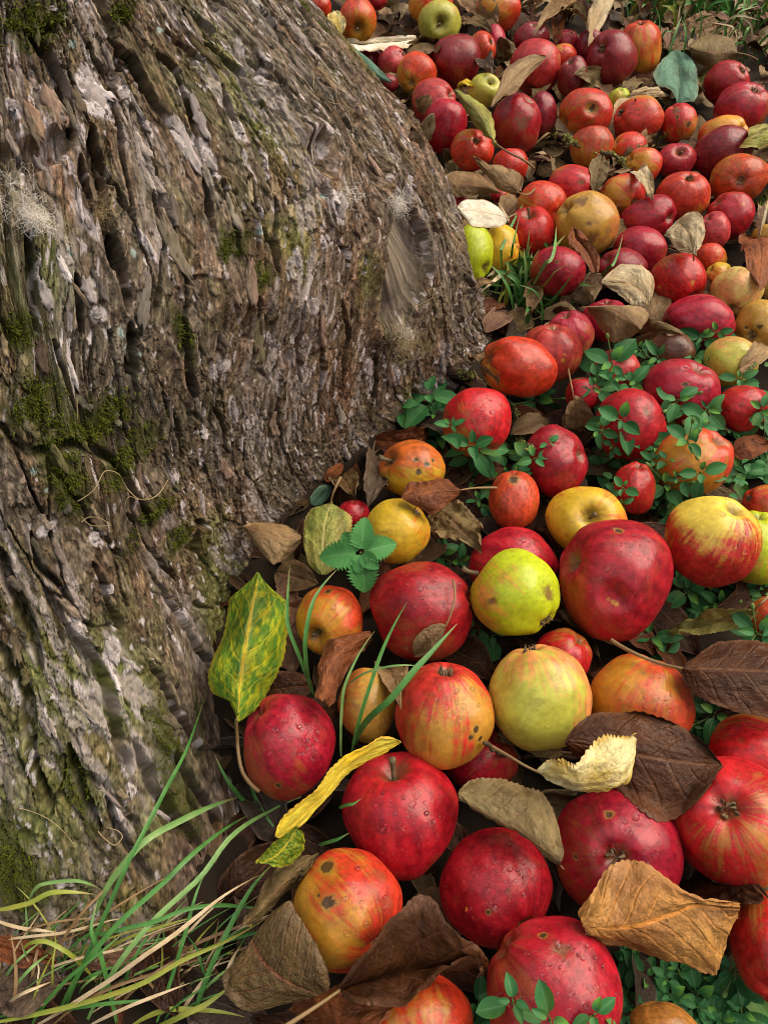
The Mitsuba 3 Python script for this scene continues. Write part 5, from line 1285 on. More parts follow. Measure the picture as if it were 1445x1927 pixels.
def W_(label, px, py, size, lift=6, tiers=3, lean=(0, 0), stem=(0, 40), flower=False, dark=False, cat='chickweed'):
    """A chickweed sprig: the middle of its top rosette, its size across in pixels, and the foot of its stem relative to the top."""
    top = spot(px, py, lift)
    t = (top - CAM) @ FWD
    S = size * 1.5 / FPX * t
    key = thing('chickweed', label, 'chickweed', 'chickweed sprigs growing up between the apples')
    foot = on_plane(px + stem[0], py + stem[1], 0.005)
    ft = (foot - CAM) @ FWD
    foot = foot if ft > t else top - np.array([0, 0, 0.03])
    up = unit(unit(top - foot) * 0.55 + unit(CAM - top) * 0.75 + RIGHT * lean[0] + np.array([0, 0, 0.2 + lean[1]]))
    midp = top - up * S * 0.55 + (foot - top) * 0.3
    path = smooth_path([foot, midp, top - up * S * 0.25, top], 18)
    tv, tf = tube(path, np.linspace(0.0011, 0.0006, 18), 6)
    put(part(key, 'stem'), tv, tf, 'herb_stem')
    x = unit(np.cross(up, rngP.normal(size=3)))
    y = np.cross(up, x)
    shoots = [(path, S * 0.86, [17, 16, 14, 12, 9, 7, 5][:tiers + 2], up)]
    for b in range(1 + (size > 70)):
        at_ = (13, 9)[b]
        a = rngP.uniform(0, 6.28)
        o = unit(x * math.cos(a) + y * math.sin(a))
        e = path[at_] + o * S * rngP.uniform(.28, .42) + up * S * rngP.uniform(.15, .4)
        sp_ = smooth_path([path[at_], path[at_] + o * S * .2 + up * S * .05, e], 18)
        tv, tf = tube(sp_, np.linspace(0.0008, 0.0005, 18), 5)
        put(part(key, 'stem'), tv, tf, 'herb_stem')
        shoots.append((sp_, S * rngP.uniform(.45, .62), [17, 16, 13, 10][:3 + b], unit(up + o * .5)))
    for path_, S_, where, up_ in shoots:
        for k, ip in enumerate(where):
            ang0 = k * np.pi / 2 + rngP.uniform(-.35, .35)
            for j in range(2):
                ang = ang0 + j * np.pi + rngP.uniform(-.3, .3)
                o = x * math.cos(ang) + y * math.sin(ang)
                open_ = [0.9, 0.45, 0.2, 0.05, -.05, -.1, -.1][k] + rngP.uniform(-.15, .2)
                L = S_ * [0.24, 0.38, 0.48, 0.52, 0.5, .46, .42][k] * rngP.uniform(.7, 1.2)
                d = unit(o + up_ * open_ + rngP.normal(size=3) * 0.15)
                b0 = path_[ip] + o * 0.0006
                pet = b0 + d * L * 0.16
                pv, pf, uv = small_leaf(pet, d, up_ + o * -0.1 + rngP.normal(size=3) * .15, L, L * rngP.uniform(.48, .66), rngP.uniform(.2, .7), rngP.uniform(.05, .6))
                uv[:, 0] = uv[:, 0] * 0.5 + (1.15 if k == 0 and rngP.random() < .6 else 0)
                put(part(key, 'leaf'), pv, pf, 'herb_leaf', uv=uv)
                if k:
                    tv, tf = tube(smooth_path([b0 - o * .0006, (b0 + pet) / 2 - up_ * 0.0003, pet + d * L * 0.05], 4), 0.0004, 4)
                    put(part(key, 'leaf_stalk'), tv, tf, 'herb_stem')
    if flower:
        for j in range(2):
            b0 = path[15]
            o = unit(x * math.cos(j * 2.5 + 1) + y * math.sin(j * 2.5 + 1) + up * 0.9)
            e = b0 + o * S * rngP.uniform(.35, .5)
            tv, tf = tube(smooth_path([b0, (b0 + e) / 2 + up * S * .06, e], 7), 0.0005, 5)
            ico = trimesh.creation.icosphere(1)
            bv = ico.vertices * 0.0016
            bv = bv + o * (bv @ o)[:, None] * 0.9
            v, f = join([(tv, tf), (bv + e, ico.faces)])
            put(part(key, 'bud'), v, f, 'herb_stem')
    return key


W_('tall chickweed sprig rising against the trunk left of the bright red wet apple', 806, 742, 105, 8, 5, stem=(30, 80))
W_('chickweed sprig hanging below the tall one at the left of the red wet apple', 800, 785, 100, 7, 4, stem=(30, 60))
W_('chickweed sprig drooping onto the freckled yellow apple', 826, 818, 80, 5, 3, stem=(10, 40))
W_('bushy chickweed sprig in front of the bright red wet apple', 888, 838, 100, 8, 4, stem=(10, 60))
W_('chickweed sprig below the bushy one next to the russet-scabbed apple', 905, 905, 95, 8, 5, stem=(-15, 50))
W_('tiny chickweed sprig at the left foot of the russet-scabbed apple', 925, 972, 62, 6, 3)
W_('tiny chickweed sprig right of the russet-scabbed apple', 1022, 966, 58, 7, 3)
W_('small chickweed sprig below the crinkled tan leaf', 828, 1042, 74, 6, 3)
W_('dark chickweed sprig right of the upright leaf stalk', 872, 1212, 84, 5, 3)
W_('dark chickweed sprig under the lime-yellow apple', 926, 1196, 80, 5, 3)
W_('chickweed sprig with buds between the streaked apple and the lichen twig', 1010, 752, 100, 8, 4, flower=True)
W_('chickweed sprig at the left flank of the tall dark pink apple', 1005, 862, 72, 6, 4)
W_('small chickweed sprig under the lichen twig tip', 950, 852, 62, 5, 3)
W_('flowering chickweed sprig in front of the pink-red apple', 1152, 682, 84, 10, 3, flower=True, stem=(0, 60))
W_('large-leaved chickweed sprig on the left shoulder of the dull red apple', 1188, 722, 92, 10, 3, stem=(-20, 60))
W_('trailing chickweed sprig across the dull red apple', 1170, 790, 88, 8, 5, stem=(-20, 60))
W_('chickweed sprig above the small dark red apple and tan leaf', 1118, 728, 70, 6, 3)
W_('dense chickweed sprig between the tall pink and the red wet apple', 1140, 872, 100, 8, 5, stem=(-10, 60))
W_('small chickweed sprig on top of the red wet apple', 1172, 918, 60, 6, 3)
W_('thin chickweed sprig before the large glossy red apple', 1275, 752, 76, 9, 4, flower=True, stem=(-15, 70))
W_('small chickweed sprig at the right flank of the glossy red apple', 1332, 768, 58, 7, 4, stem=(0, 50))
W_('chickweed sprig with a bud across the peach apple', 1294, 828, 88, 10, 4, stem=(-10, 70), flower=True)
W_('chickweed sprig at the foot of the peach apple', 1318, 888, 72, 9, 4)
W_('chickweed sprig left of the peach apple foot', 1232, 868, 60, 5, 3)
W_('chickweed sprig beside the stalk of the yellow-topped apple', 1255, 912, 84, 7, 4, flower=True)
W_('dark chickweed sprig above the very large apple', 1240, 955, 90, 6, 4)
W_('small dark chickweed sprig between the two largest apples', 1238, 1005, 62, 5, 3)
W_('broad chickweed sprig right of the peach apple', 1396, 888, 104, 8, 4, stem=(-10, 60))
W_('chickweed sprig at the right edge above the broad one', 1430, 838, 76, 8, 4, flower=True)
W_('chickweed sprig at the right edge by the dull red apple', 1434, 770, 70, 8, 3)
W_('chickweed sprig left of the oblong dark red apple front', 1322, 635, 66, 8, 3, stem=(-5, 40))
W_('chickweed rosette in front of the oblong dark red apple', 1350, 624, 56, 9, 3)
W_('chickweed sprig beside the shrivelled rotten apple', 1238, 672, 68, 7, 4)
W_('chickweed sprig left of the olive green apple', 1305, 672, 52, 6, 3)
W_('dark chickweed sprig at the foot of the olive green apple', 1392, 712, 58, 8, 3)
W_('large-leaved chickweed sprig below the very large apple', 1226, 1196, 96, 8, 4)
W_('chickweed sprig between the very large and the yellow-topped apple', 1294, 1112, 84, 6, 3)
W_('dark chickweed sprig left of the twisted leaf', 1352, 1135, 74, 5, 3)
W_('chickweed sprig with a white bud at the twisted leaf', 1402, 1108, 72, 8, 3, flower=True)
W_('bright chickweed sprig at the right edge over the wet brown leaf', 1424, 1190, 100, 14, 4, flower=True)
W_('chickweed rosette on the right wet brown leaf', 1345, 1342, 88, 10, 3)
W_('chickweed sprig with a faded flower by the orange-tan leaf', 1382, 1828, 118, 14, 5, flower=True, stem=(0, 90))
W_('chickweed sprig in the lower right corner', 1395, 1905, 96, 8, 3)
W_('chickweed sprig at the bottom edge left of the large wet apple', 900, 1895, 88, 10, 3)
W_('pale chickweed sprig at the bottom edge in front of the large wet apple', 965, 1885, 86, 12, 3)
W_('broad-leaved chickweed sprig at the bottom edge', 1035, 1918, 110, 12, 3)
W_('chickweed sprig at the bottom edge right of the large wet apple', 1118, 1910, 96, 12, 3)
W_('single chickweed shoot under the curled dark leaf stalk', 655, 1905, 60, 6, 2)

W_('dark chickweed sprig in the shade under the middle of the orange-tan leaf', 1215, 1838, 84, 4, 4)
W_('dark chickweed sprig in the shade right of the large wet apple at the bottom', 1180, 1868, 76, 4, 3)
W_('low chickweed sprig above the brown-orange apple at the bottom edge', 1262, 1876, 86, 4, 4)
W_('low chickweed sprig in the shade under the right end of the orange-tan leaf', 1312, 1872, 90, 5, 4)
W_('chickweed sprig at the bottom edge right of the brown-orange apple', 1335, 1922, 84, 6, 3)

# a dim mat of chickweed on the soil under the orange-tan leaf
ms, uvs = [], []
for k in range(360):
    if k < 40:
        px, py = rngP.uniform(1130, 1445), rngP.uniform(1780, 1927)
    else:
        px, py = rngP.uniform(1150, 1445), rngP.uniform(640, 960)
    c0 = on_plane(px, py, rngP.uniform(-0.004, 0.008) if k < 40 else rngP.uniform(.004, .03))
    az = rngP.uniform(0, 6.28)
    L = rngP.uniform(.0035, .0075) if k < 40 else rngP.uniform(.005, .010)
    pv, pf, uv = small_leaf(c0, np.array([math.cos(az), math.sin(az), rngP.uniform(-.1, .5)]), np.array([0, 0, 1.0]) + rngP.normal(size=3) * .3, L, L * .65, nu=6, nv=3)
    uv[:, 0] *= 0.5
    ms.append((pv, pf))
    uvs.append(uv)
v, f = join(ms)
put('ground_cover', v, f, 'herb_leaf', uv=np.vstack(uvs))
labels['ground_cover'] = {'label': 'low mat of chickweed leaves on the dark soil between the apples', 'category': 'ground cover', 'kind': 'stuff'}

# nettle seedling
key = thing('nettle', 'young nettle seedling with toothed leaves beside the yellow-green leaf', 'nettle')
c0 = on_plane(678, 1040, 0.088)
t0 = (c0 - CAM) @ FWD
ft = on_plane(672, 1085, 0.008)
tv, tf = tube(smooth_path([ft, (ft + c0) / 2 + RIGHT * .003, c0], 10), 0.0009, 6)
put(part(key, 'stem'), tv, tf, 'herb_stem')
r_, u_, w_ = frame_at(c0)
for dx, dy, Lp, dep in ((-72, 8, 82, .0), (8, -64, 70, .15), (72, -20, 74, .05), (10, 78, 84, -.12), (30, 28, 48, .35), (-28, -28, 58, -.25), (-8, 55, 42, .2)):
    d = unit(r_ * dx - u_ * dy + w_ * np.hypot(dx, dy) * dep)
    L = Lp * 0.88 / FPX * t0
    pv, pf, uv = small_leaf(c0 + d * L * 0.12, d, w_ + rngP.normal(size=3) * .15, L, L * .86, .30, .25, teeth=10, nu=81, nv=11)
    put(part(key, 'leaf'), pv, pf, 'nettle_leaf', uv=uv)

# twigs
def twig(label, pts, rad, lichen):
    key = thing('twig', label, 'twig')
    path = smooth_path([spot(*q) for q in pts], 40)
    path += (meshkit.noise(path * 180, 3)[:, None] - .5) * 0.002
    tv, tf = tube(path, rad * (1 + .25 * np.sin(np.arange(40) * 1.3)), 9)
    put(part(key, 'wood'), tv, tf, 'twig_bark')
    if lichen:
        ms = []
        ico = trimesh.creation.icosphere(1)
        for k in range(360):
            ip = rngP.integers(0, 40)
            if meshkit.noise(np.array([[ip * .35, 0, 0]]), 7)[0] < 0.33:
                continue
            o = unit(rngP.normal(size=3) + UP * .6 - FWD * .5)
            sc = rngP.uniform(.0006, .0017)
            ms.append((path[ip] + o * rad * rngP.uniform(.8, 1.5) + rngP.normal(size=3) * .0008 + ico.vertices * sc * rngP.uniform(.4, 1.3, 3) * (1 + .35 * rngP.normal(size=(len(ico.vertices), 1))), ico.faces))
        v, f = join(ms)
        put(part(key, 'lichen', kind='stuff', label='yellow-green crusty lichen'), v, f, 'lichen')


twig('twig crusted with yellow-green lichen lying over the bright red wet apple', [(866, 705, 10), (905, 718, 10), (945, 745, 10), (968, 775, 10), (972, 800, 9), (1000, 840, 8)], .0030, True)
twig('thin dark twig under the narrow grey-olive leaf', [(912, 1398, 8), (940, 1418, 9), (990, 1425, 8), (1060, 1422, 6), (1110, 1430, 3)], .0013, False)
twig('mossy lichen-crusted twig below the orange apple with a red top', [(1028, 262, 6), (1075, 268, 6), (1150, 290, 8), (1168, 300, 8), (1180, 322, 6)], .0022, True)

# ---------------------------------------------------------------- grass
def blade_mesh(pts, width, n=26, kind=0, yaw=0.0):
    path = smooth_path(pts, n)
    tan = unit(np.gradient(path, axis=0))
    w = unit(CAM - path)
    s = unit(np.cross(tan, w))
    nn = np.cross(s, tan)
    s = s * math.cos(yaw) + nn * math.sin(yaw)
    t = np.linspace(0, 1, n)
    hw = width / 2 * np.minimum(1, 0.55 + t * 2.2) * np.clip((1.01 - t) / 0.35, 0, 1) ** 0.75
    v = np.stack([path - s * hw[:, None], path - np.cross(s, tan) * hw[:, None] * 0.35, path + s * hw[:, None]], 1)
    uv = np.zeros((n, 3, 2))
    uv[..., 0] = kind * 2 + 0.5 + t[:, None] * 0.998
    uv[..., 1] = np.array([0, .5, 1])
    return v.reshape(-1, 3), grid_faces(n, 3), uv.reshape(-1, 2)


def tuft(label, blades, extra=None):
    """A tuft of grass: blades given from root to tip in the photograph with heights, width in pixels and kind."""
    key = thing('grass_tuft', label, 'grass tuft')
    for pts, wpx, kind in blades:
        p = [spot(*q) for q in pts]
        t = (p[len(p) // 2] - CAM) @ FWD
        v, f, uv = blade_mesh(p, wpx * 0.72 / FPX * t, kind=kind, yaw=rngP.uniform(-.5, .5))
        put(part(key, 'blade'), v, f, 'grass_blade', uv=uv)
    return key


tuft('tuft of long green blades and straw leaning over the foot of the trunk', [
    ([(118, 1910, 6), (190, 1740, 22), (258, 1590, 26), (310, 1490, 20), (355, 1402, 12), (388, 1302, 8)], 11, 0),
    ([(180, 1720, 10), (215, 1650, 16), (268, 1588, 20), (340, 1545, 18), (452, 1500, 10)], 17, 1),
    ([(112, 1905, 10), (240, 1722, 26), (330, 1640, 28), (390, 1585, 22), (475, 1532, 10)], 13, 0),
    ([(165, 1920, 12), (300, 1722, 30), (385, 1642, 32), (430, 1580, 28), (525, 1518, 14), (590, 1492, 8)], 13, 1),
    ([(70, 1930, 12), (200, 1850, 34), (300, 1780, 42), (400, 1702, 44), (487, 1648, 36)], 12, 3),
    ([(295, 1925, 14), (345, 1770, 30), (370, 1680, 30), (390, 1636, 24)], 10, 0),
    ([(360, 1930, 12), (420, 1770, 34), (462, 1690, 36), (512, 1628, 26)], 14, 0),
    ([(168, 1762, 18), (280, 1738, 30), (360, 1710, 34), (450, 1706, 32), (522, 1717, 24)], 11, 0),
    ([(-10, 1925, 16), (150, 1890, 28), (260, 1855, 36), (340, 1810, 38), (430, 1770, 34), (502, 1728, 24)], 13, 2),
    ([(-10, 1714, 10), (50, 1702, 14), (100, 1680, 14), (178, 1684, 8)], 13, 2),
    ([(55, 1695, 8), (82, 1664, 12), (140, 1658, 12), (192, 1676, 6)], 9, 1),
    ([(98, 1812, 14), (130, 1752, 18), (170, 1702, 18), (232, 1640, 10)], 8, 4),
    ([(220, 1930, 10), (190, 1800, 24), (172, 1742, 24), (186, 1688, 14)], 12, 0),
    ([(44, 1786, 16), (80, 1772, 22), (112, 1784, 22), (150, 1812, 16), (182, 1852, 8)], 11, 2),
    ([(-10, 1732, 8), (60, 1750, 12), (112, 1756, 8)], 9, 3),
    ([(60, 1930, 10), (120, 1850, 26), (180, 1800, 26), (240, 1750, 18)], 10, 0), ([(170, 1930, 14), (280, 1880, 30), (360, 1850, 26)], 9, 3), ([(-10, 1915, 10), (80, 1905, 20), (200, 1890, 26), (330, 1880, 18)], 10, 0),
    ([(250, 1930, 12), (330, 1900, 22), (460, 1915, 12)], 13, 2), ([(300, 1930, 12), (370, 1900, 26), (440, 1852, 20)], 14, 2), ([(10, 1930, 10), (30, 1850, 20), (20, 1760, 14)], 9, 4),
    ([(0, 1770, 8), (90, 1760, 14), (200, 1735, 12), (240, 1728, 6)], 7, 3), ([(30, 1765, 8), (110, 1735, 16), (200, 1730, 10)], 6, 4), ([(150, 1760, 10), (230, 1700, 20), (320, 1648, 12)], 6, 4),
    ([(40, 1775, 10), (60, 1820, 14), (90, 1850, 8)], 6, 4), ([(330, 1925, 10), (380, 1850, 24), (420, 1800, 20)], 9, 3), ([(100, 1930, 12), (210, 1860, 30), (300, 1830, 26), (410, 1796, 14)], 8, 4)])
for k in range(110):
    x0, y0 = rngP.uniform(-10, 420), rngP.uniform(1800, 1930)
    dx, dy = rngP.normal(60, 70), -rngP.uniform(30, 150)
    hgt = rngP.uniform(14, 40)
    p3 = [spot(x0, y0, f'g{rngP.uniform(0, 14)}'), spot(x0 + dx * .5, y0 + dy * .6, f'g{hgt}'), spot(x0 + dx * 1.1, y0 + dy, f'g{hgt * rngP.uniform(.4, .9)}')]
    v, f, uv = blade_mesh(p3, rngP.uniform(2.5, 6) / FPX * 0.5, 16, int(rngP.choice([0, 0, 1, 2, 3, 3, 4, 4])), rngP.uniform(-.9, .9))
    put(part('grass_tuft', 'blade'), v, f, 'grass_blade', uv=uv)
tuft('two green grass blades lying against the drop-covered dark red apple', [([(522, 1570, 6), (470, 1520, 10), (432, 1475, 10), (404, 1420, 8)], 11, 0), ([(515, 1556, 8), (482, 1505, 12), (467, 1458, 10)], 9, 0),
                                                                               ([(600, 1590, 'g60'), (630, 1582, 'g76'), (657, 1568, 'g80')], 9, 0), ([(638, 1522, 'g70'), (662, 1514, 'g86'), (680, 1503, 'g86')], 9, 0)])
tuft('pair of green grass blades crossing the orange-yellow apple', [([(590, 1308, 'g40'), (562, 1232, 'g78'), (540, 1160, 'g92'), (545, 1070, 'g96')], 10, 0), ([(592, 1308, 'g40'), (574, 1215, 'g84'), (588, 1135, 'g98'), (634, 1072, 'g100')], 11, 0)])
tuft('green grass blades in front of the dull brown-yellow apple', [([(642, 1425, 'g40'), (645, 1310, 'g84'), (668, 1245, 'g98'), (705, 1188, 'g104')], 8, 1), ([(662, 1416, 'g40'), (690, 1310, 'g84'), (722, 1218, 'g98'), (766, 1133, 'g108')], 11, 0),
                                                                     ([(668, 1402, 'g44'), (722, 1328, 'g96'), (792, 1248, 'g108'), (860, 1174, 'g104')], 17, 0), ([(655, 1290, 'g76'), (700, 1262, 'g96'), (760, 1252, 'g104'), (800, 1256, 'g98')], 6, 1)])


def wild(label, n, cx, cy, sx, sy, hmin, hmax, wpx, kinds, key=None):
    key = key or thing('grass_tuft', label, 'grass tuft')
    for k in range(n):
        px, py = rngP.normal(cx, sx), rngP.normal(cy, sy)
        r0 = on_plane(px, py, 0.0)
        h = rngP.uniform(hmin, hmax)
        az = rngP.uniform(0, 6.28)
        o = np.array([math.cos(az), math.sin(az), 0]) * h * rngP.uniform(.3, 1.0)
        t = (r0 - CAM) @ FWD
        v, f, uv = blade_mesh([r0, r0 + o * .4 + [0, 0, h * .65], r0 + o + [0, 0, h * rngP.uniform(.6, 1.0)]], wpx / FPX * t * rngP.uniform(.6, 1.2), 14, int(rngP.choice(kinds)), rngP.uniform(-.8, .8))
        put(part(key, 'blade'), v, f, 'grass_blade', uv=uv)
    return key


gk = tuft('tuft of short grass between the trunk and the dull red apples', [
    ([(945, 505, 6), (943, 470, 12), (962, 425, 14), (985, 382, 10)], 7, 0), ([(962, 510, 6), (965, 460, 14), (978, 405, 14)], 6, 0), ([(1003, 535, 6), (1030, 492, 14), (1046, 425, 16)], 9, 1), ([(985, 500, 6), (992, 470, 10), (997, 428, 8)], 6, 1),
    ([(1018, 590, 10), (960, 555, 14), (915, 545, 8)], 7, 1), ([(1010, 580, 10), (1050, 552, 16), (1078, 515, 14)], 7, 0), ([(1050, 590, 10), (1105, 552, 16), (1150, 500, 18), (1172, 440, 14)], 8, 0), ([(1000, 540, 8), (1040, 515, 14), (1068, 495, 10)], 5, 2)])
wild('', 130, 985, 555, 42, 24, .02, .06, 8, [0, 0, 0, 0, 1, 2, 3], gk)
wild('', 30, 908, 550, 12, 26, .02, .05, 8, [0, 0, 1, 2], gk)
gt = wild('tuft of fresh green grass at the top right corner', 110, 1310, 25, 75, 22, .03, .09, 7, [0, 0, 1, 0, 2])
wild('', 40, 1230, 60, 60, 25, .03, .07, 5, [0, 1, 3, 4], gt)
wild('few thin grass blades among the leaves at the top right', 45, 1400, 75, 45, 30, .02, .06, 5, [0, 1, 3, 0])
wild('dry straw blades on the soil above the large pink apple', 40, 1040, 25, 60, 22, .015, .05, 5, [3, 4, 3, 0])
wild('moss and grass shoots at the right edge between the apples', 30, 1430, 420, 12, 20, .01, .025, 6, [0, 2, 4])

# grass beyond the frame's upper edge, where the lawn goes on
ms, uvs = [], []
for k in range(2600):
    x, y = rngP.uniform(-1.2, 1.6), rngP.uniform(1.42, 3.0)
    r0 = np.array([x, y, -0.01])
    h = rngP.uniform(.03, .09)
    az = rngP.uniform(0, 6.28)
    o = np.array([math.cos(az), math.sin(az), 0]) * h * rngP.uniform(.2, .9)
    v, f, uv = blade_mesh([r0, r0 + o * .4 + [0, 0, h * .7], r0 + o + [0, 0, h * .9]], .004 * rngP.uniform(.6, 1.2), 6, int(rngP.choice([0, 0, 0, 1, 2, 3])), rngP.uniform(-.8, .8))
    ms.append((v, f))
    uvs.append(uv)
v, f = join(ms)
put('grass', v, f, 'grass_blade', uv=np.vstack(uvs))
labels['grass'] = {'label': 'rough lawn of green grass behind the apples', 'category': 'grass', 'kind': 'stuff'}

# loose flakes of bark, moss and wool on the trunk
rngB = np.random.default_rng(77)


def on_bark(px, py, lift=0.0):
    t, th, z = trunk_hit(px, py)
    return bark_point(th, z, lift)


def bark_point(th, z, lift=0.0, wide=3):
    hh, cc, tf, zf = BARK_H
    i, j = int(np.clip(np.searchsorted(tf, th), wide, len(tf) - 1 - wide)), int(np.clip(np.searchsorted(zf, z), wide, len(zf) - 1 - wide))
    h = hh[i - wide:i + wide + 1, j - wide:j + wide + 1]
    return trunk_point(np.array(th), np.array(z), np.array(np.percentile(h, 75) + lift)), cc[i, j]


FLAKE_TONES = np.array([[.17, .14, .10], [.24, .165, .125], [.13, .09, .06], [.30, .26, .25], [.21, .18, .15], [.155, .135, .08], [.42, .37, .36], [.28, .18, .12]])


def flake(px, py, wmm, hmm, tone=None, peel=None):
    t, th, z = trunk_hit(px, py)
    if t > 5 or z < 0.006 or z > 0.40 or not th_f[6] < th < th_f[-6]:
        return
    p, col = bark_point(th, z, 0.0002)
    n = trunk_normal(np.array(th), np.array(z))
    up = unit(np.array([0, 0, 1.0]) - n * n[2])
    a = rngB.normal(0.12, 0.22)
    sd = np.cross(up, n)
    up, sd = up * math.cos(a) + sd * math.sin(a), sd * math.cos(a) - up * math.sin(a)
    nu, nv = 7, 15
    U, W = np.meshgrid(np.linspace(-1, 1, nu), np.linspace(-1, 1, nv), indexing='ij')
    seed = int(rngB.integers(1 << 20))
    half = wmm * 5e-4 * (1 - 0.5 * np.abs(W) ** 5) * (1 + 1.5 * (meshkit.fbm(np.stack([W * 3.0, np.sign(U) * 3.0, 0 * U + seed * .37], -1), 4, seed=seed) - .5))
    y = hmm * 5e-4 * (W + np.sign(W) * np.abs(W) ** 3 * 1.1 * (meshkit.fbm(np.stack([U * 2.6, np.sign(W) * 3.0, 0 * U + seed * .11], -1), 4, seed=seed + 1) - .5))
    pl = rngB.uniform(0.0, 0.0022) if peel is None else peel * 1e-3
    lift = pl * ss(0.3, -1, W) ** 1.5 - 0.0009 * U ** 2 + (meshkit.fbm(np.stack([U * 2.5, W * 2.2, 0 * U + seed * .05], -1), 3, seed=seed + 2) - .5) * 0.0026
    P = p + sd * (U * half)[..., None] + up * y[..., None] + n * (lift + 0.0006)[..., None]
    rim = [(i, 0) for i in range(nu)] + [(nu - 1, j) for j in range(1, nv)] + [(i, nv - 1) for i in range(nu - 2, -1, -1)] + [(0, j) for j in range(nv - 2, 0, -1)]
    ri = np.array([i * nv + j for i, j in rim])
    V = P.reshape(-1, 3)
    skirt = V[ri] - n * rngB.uniform(0.0009, 0.0018) + (p - V[ri]) * 0.06
    k = np.arange(len(ri))
    k2 = (k + 1) % len(ri)
    f = np.vstack([grid_faces(nu, nv), np.stack([ri[k], len(V) + k, len(V) + k2, ri[k2]], -1)])
    tone = col * rngB.uniform(.75, 1.5) * 0.75 + FLAKE_TONES[rngB.integers(6)] * 0.25 * rngB.uniform(.6, 1.2) if tone is None else FLAKE_TONES[tone] * rngB.uniform(.85, 1.2)
    cv = tone * (0.40 + 1.15 * meshkit.fbm(np.stack([U * half * 900, W * hmm * .16, 0 * U + seed], -1), 4, seed=seed))[..., None]
    c2 = np.vstack([cv.reshape(-1, 3), np.tile(tone * .75, (len(ri), 1))])
    put(part(TREE + '__trunk', 'bark_flake'), np.vstack([V, skirt]), f, 'bark', color=np.clip(c2, .01, .85))


for px, py, a, b in PALE:
    flake(px, py, a * 1.1, b * 1.3, 3, .5)
for px, py, w, h, tn in ((95, 205, 7, 20, 1), (60, 232, 6, 18, 7), (175, 155, 7, 20, 3), (350, 265, 6, 34, 3), (375, 220, 6, 26, 3), (165, 545, 6, 14, 3), (490, 640, 9, 30, 5), (580, 570, 8, 14, 3), (600, 620, 6, 28, 1), (640, 780, 7, 22, 4),
                         (730, 700, 6, 26, 1), (470, 530, 7, 26, 1), (700, 330, 7, 30, 1), (270, 560, 7, 30, 4), (395, 330, 6, 30, 4), (330, 470, 8, 34, 0), (420, 880, 8, 22, 1), (520, 800, 8, 20, 1)):
    flake(px, py, w, h, tn)
k = 0
while k < 230:
    px, py = rngB.uniform(0, 900), rngB.uniform(40, 1650)
    if abs(px - 745) < 70 and 270 < py < 620:
        continue
    flake(px, py, rngB.uniform(2, 5.5), rngB.uniform(7, 22))
    k += 1

for px, py, a, b in MOSSY:
    t, th0, z0 = trunk_hit(px, py)
    if t > 5:
        continue
    ms = []
    for _ in range(int(a * b * 2.6)):
        q = rngB.normal(0, .48, 2)
        sx, zz = q[0] * a * 1e-3, z0 + q[1] * b * 1e-3
        th = np.interp(arc(th0) + sx, _s, _th)
        if not (0.003 < zz < 0.41 and th_f[6] < th < th_f[-6]) or meshkit.noise(np.array([[arc(th) * 160, zz * 160, 1.0]]), 3)[0] < 0.42:
            continue
        p, _c = bark_point(th, zz, -0.0004, 1)
        n = trunk_normal(np.array(th), np.array(zz))
        d = unit(n * 1.0 + rngB.normal(size=3) * .55 + np.array([0, 0, -.15]))
        L = rngB.uniform(.0012, .0038)
        x = unit(np.cross(d, rngB.normal(size=3))) * L * .22
        y = np.cross(d, x)
        ms.append((np.array([p + x, p - .5 * x + .87 * y, p - .5 * x - .87 * y, p + d * L]), np.array([[0, 1, 3], [1, 2, 3], [2, 0, 3]])))
    v, f = join(ms)
    put(part(TREE, 'moss', kind='stuff'), v, f, 'moss', smooth=False)


def fibres(c, n, spread, length, rad, normal, seed):
    rng = np.random.default_rng(seed)
    ms = []
    for _ in range(n):
        p = c + rng.normal(size=3) * spread
        d = unit(rng.normal(size=3))
        pts = [p]
        for _s2 in range(9):
            d = unit(d + rng.normal(size=3) * .55 + (c - p) * 14 + normal * .05)
            p = p + d * length / 9 * rng.uniform(.5, 1.3)
            pts.append(p)
        ms.append(tube(smooth_path(pts, 12), rad * rng.uniform(.6, 1.2), 3))
    return join(ms)


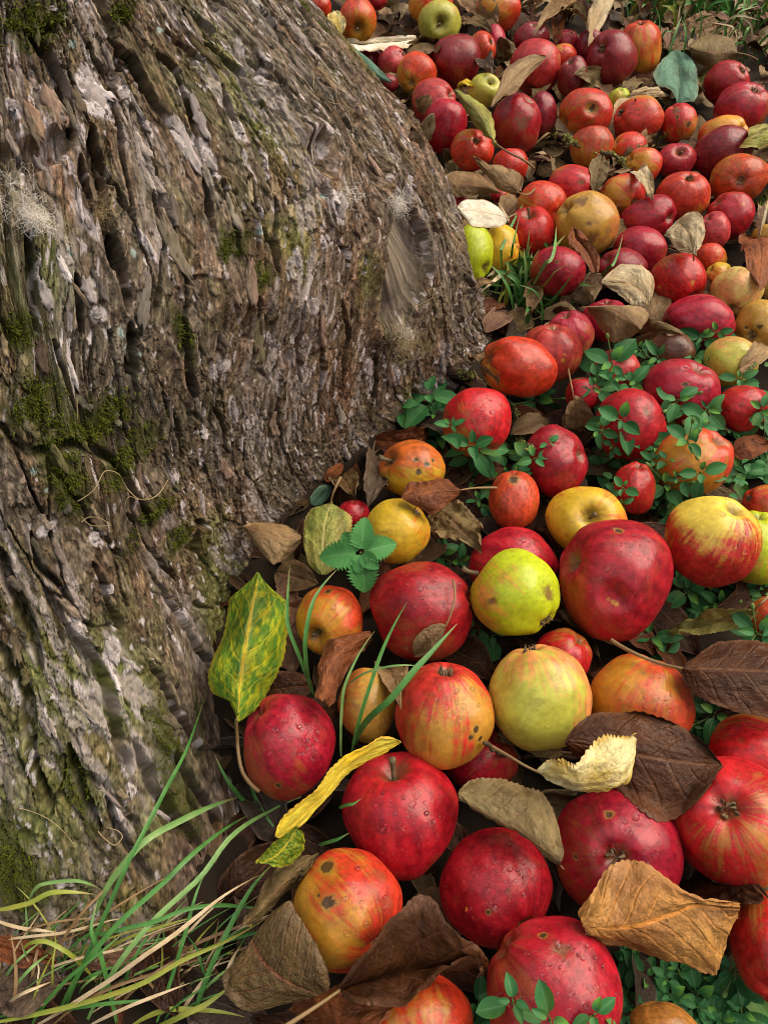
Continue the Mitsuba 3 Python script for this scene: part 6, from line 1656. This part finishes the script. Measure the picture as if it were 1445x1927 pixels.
for label, px, py, n, spread, length, mat in (('dense white core of the fluffy wool tuft at the left edge', 64, 416, 260, .0020, .008, 'wool'), ('fluffy pale wool tuft caught on the bark at the left edge', 62, 415, 210, .0028, .017, 'wool'), ('thin veil of wool strands on the bark above the fluffy tuft at the left edge', 25, 370, 50, .008, .030, 'wool'),
                                              ('small cream wool tuft at the edge of the bare hollow', 712, 392, 130, .0035, .020, 'wool'), ('wisp of grey wool on the bark left of the cream tuft', 640, 370, 45, .007, .022, 'wool'),
                                              ('nest-like tangle of fibres on the bark below the bare hollow', 742, 628, 150, .0060, .032, 'dry_fibre'), ('grey wool lining the nest-like tangle below the hollow', 745, 618, 60, .0035, .018, 'wool'),
                                              ('tuft of brown fibres on the bark near the upper left', 185, 402, 50, .004, .018, 'dry_fibre')):
    p, _c = on_bark(px, py, .004)
    t, th, z = trunk_hit(px, py)
    v, f = fibres(p, int(n * 1.4), spread * .65, length * .85, .00006, trunk_normal(np.array(th), np.array(z)), px)
    key = thing('wool_tuft', label, 'wool' if mat == 'wool' else 'fibres')
    put(part(key, 'strands', kind='stuff'), v, f, mat)
for label, pts, rad in (('pale root-like fibre looping over the mossy bark at the left', [(140, 938), (165, 912), (186, 882), (208, 886), (222, 905), (236, 930), (258, 932), (285, 918), (306, 897)], .00042),
                        ('short pale fibre under the looping one', [(218, 945), (222, 930), (240, 932), (262, 928)], .0003), ('curled straw-coloured fibre below the looping one', [(148, 968), (165, 985), (200, 986), (180, 972), (160, 972), (150, 980)], .0004),
                        ('straight pale hair on the bark left of the mottled leaf', [(248, 988), (255, 1020), (266, 1042)], .0003), ('curved white hair near the shoulder of the trunk', [(583, 145), (584, 165), (597, 184), (626, 200)], .00028),
                        ('fine hair on the bark beside the hollow', [(700, 250), (745, 262), (790, 330), (830, 400)], .00022), ('wiry fibre along the right edge of the trunk', [(842, 385), (832, 420), (850, 450), (846, 490), (862, 520)], .00028),
                        ('wiry fibre above the nest-like tangle', [(760, 600), (775, 575), (800, 555), (812, 540)], .00026), ('curled dry shred on the bark above the long grass', [(185, 1560), (198, 1575), (215, 1588), (230, 1575), (218, 1560), (200, 1555)], .0004),
                        ('long thin fibre at the lower left of the trunk', [(40, 1515), (80, 1530), (110, 1550), (140, 1585)], .0003), ('hair on the bark under the fluffy tuft', [(215, 430), (235, 455), (228, 485)], .0002),
                        ('thin fibre hanging at the middle of the bark', [(140, 745), (141, 785)], .0003)):
    path = smooth_path([on_bark(x, y, .0022)[0] for x, y in pts], 30)
    v, f = tube(path, rad * .75, 5)
    key = thing('fibre', label, 'fibre')
    put(key, v, f, 'dry_fibre')
labels = {k: v for k, v in labels.items() if v}
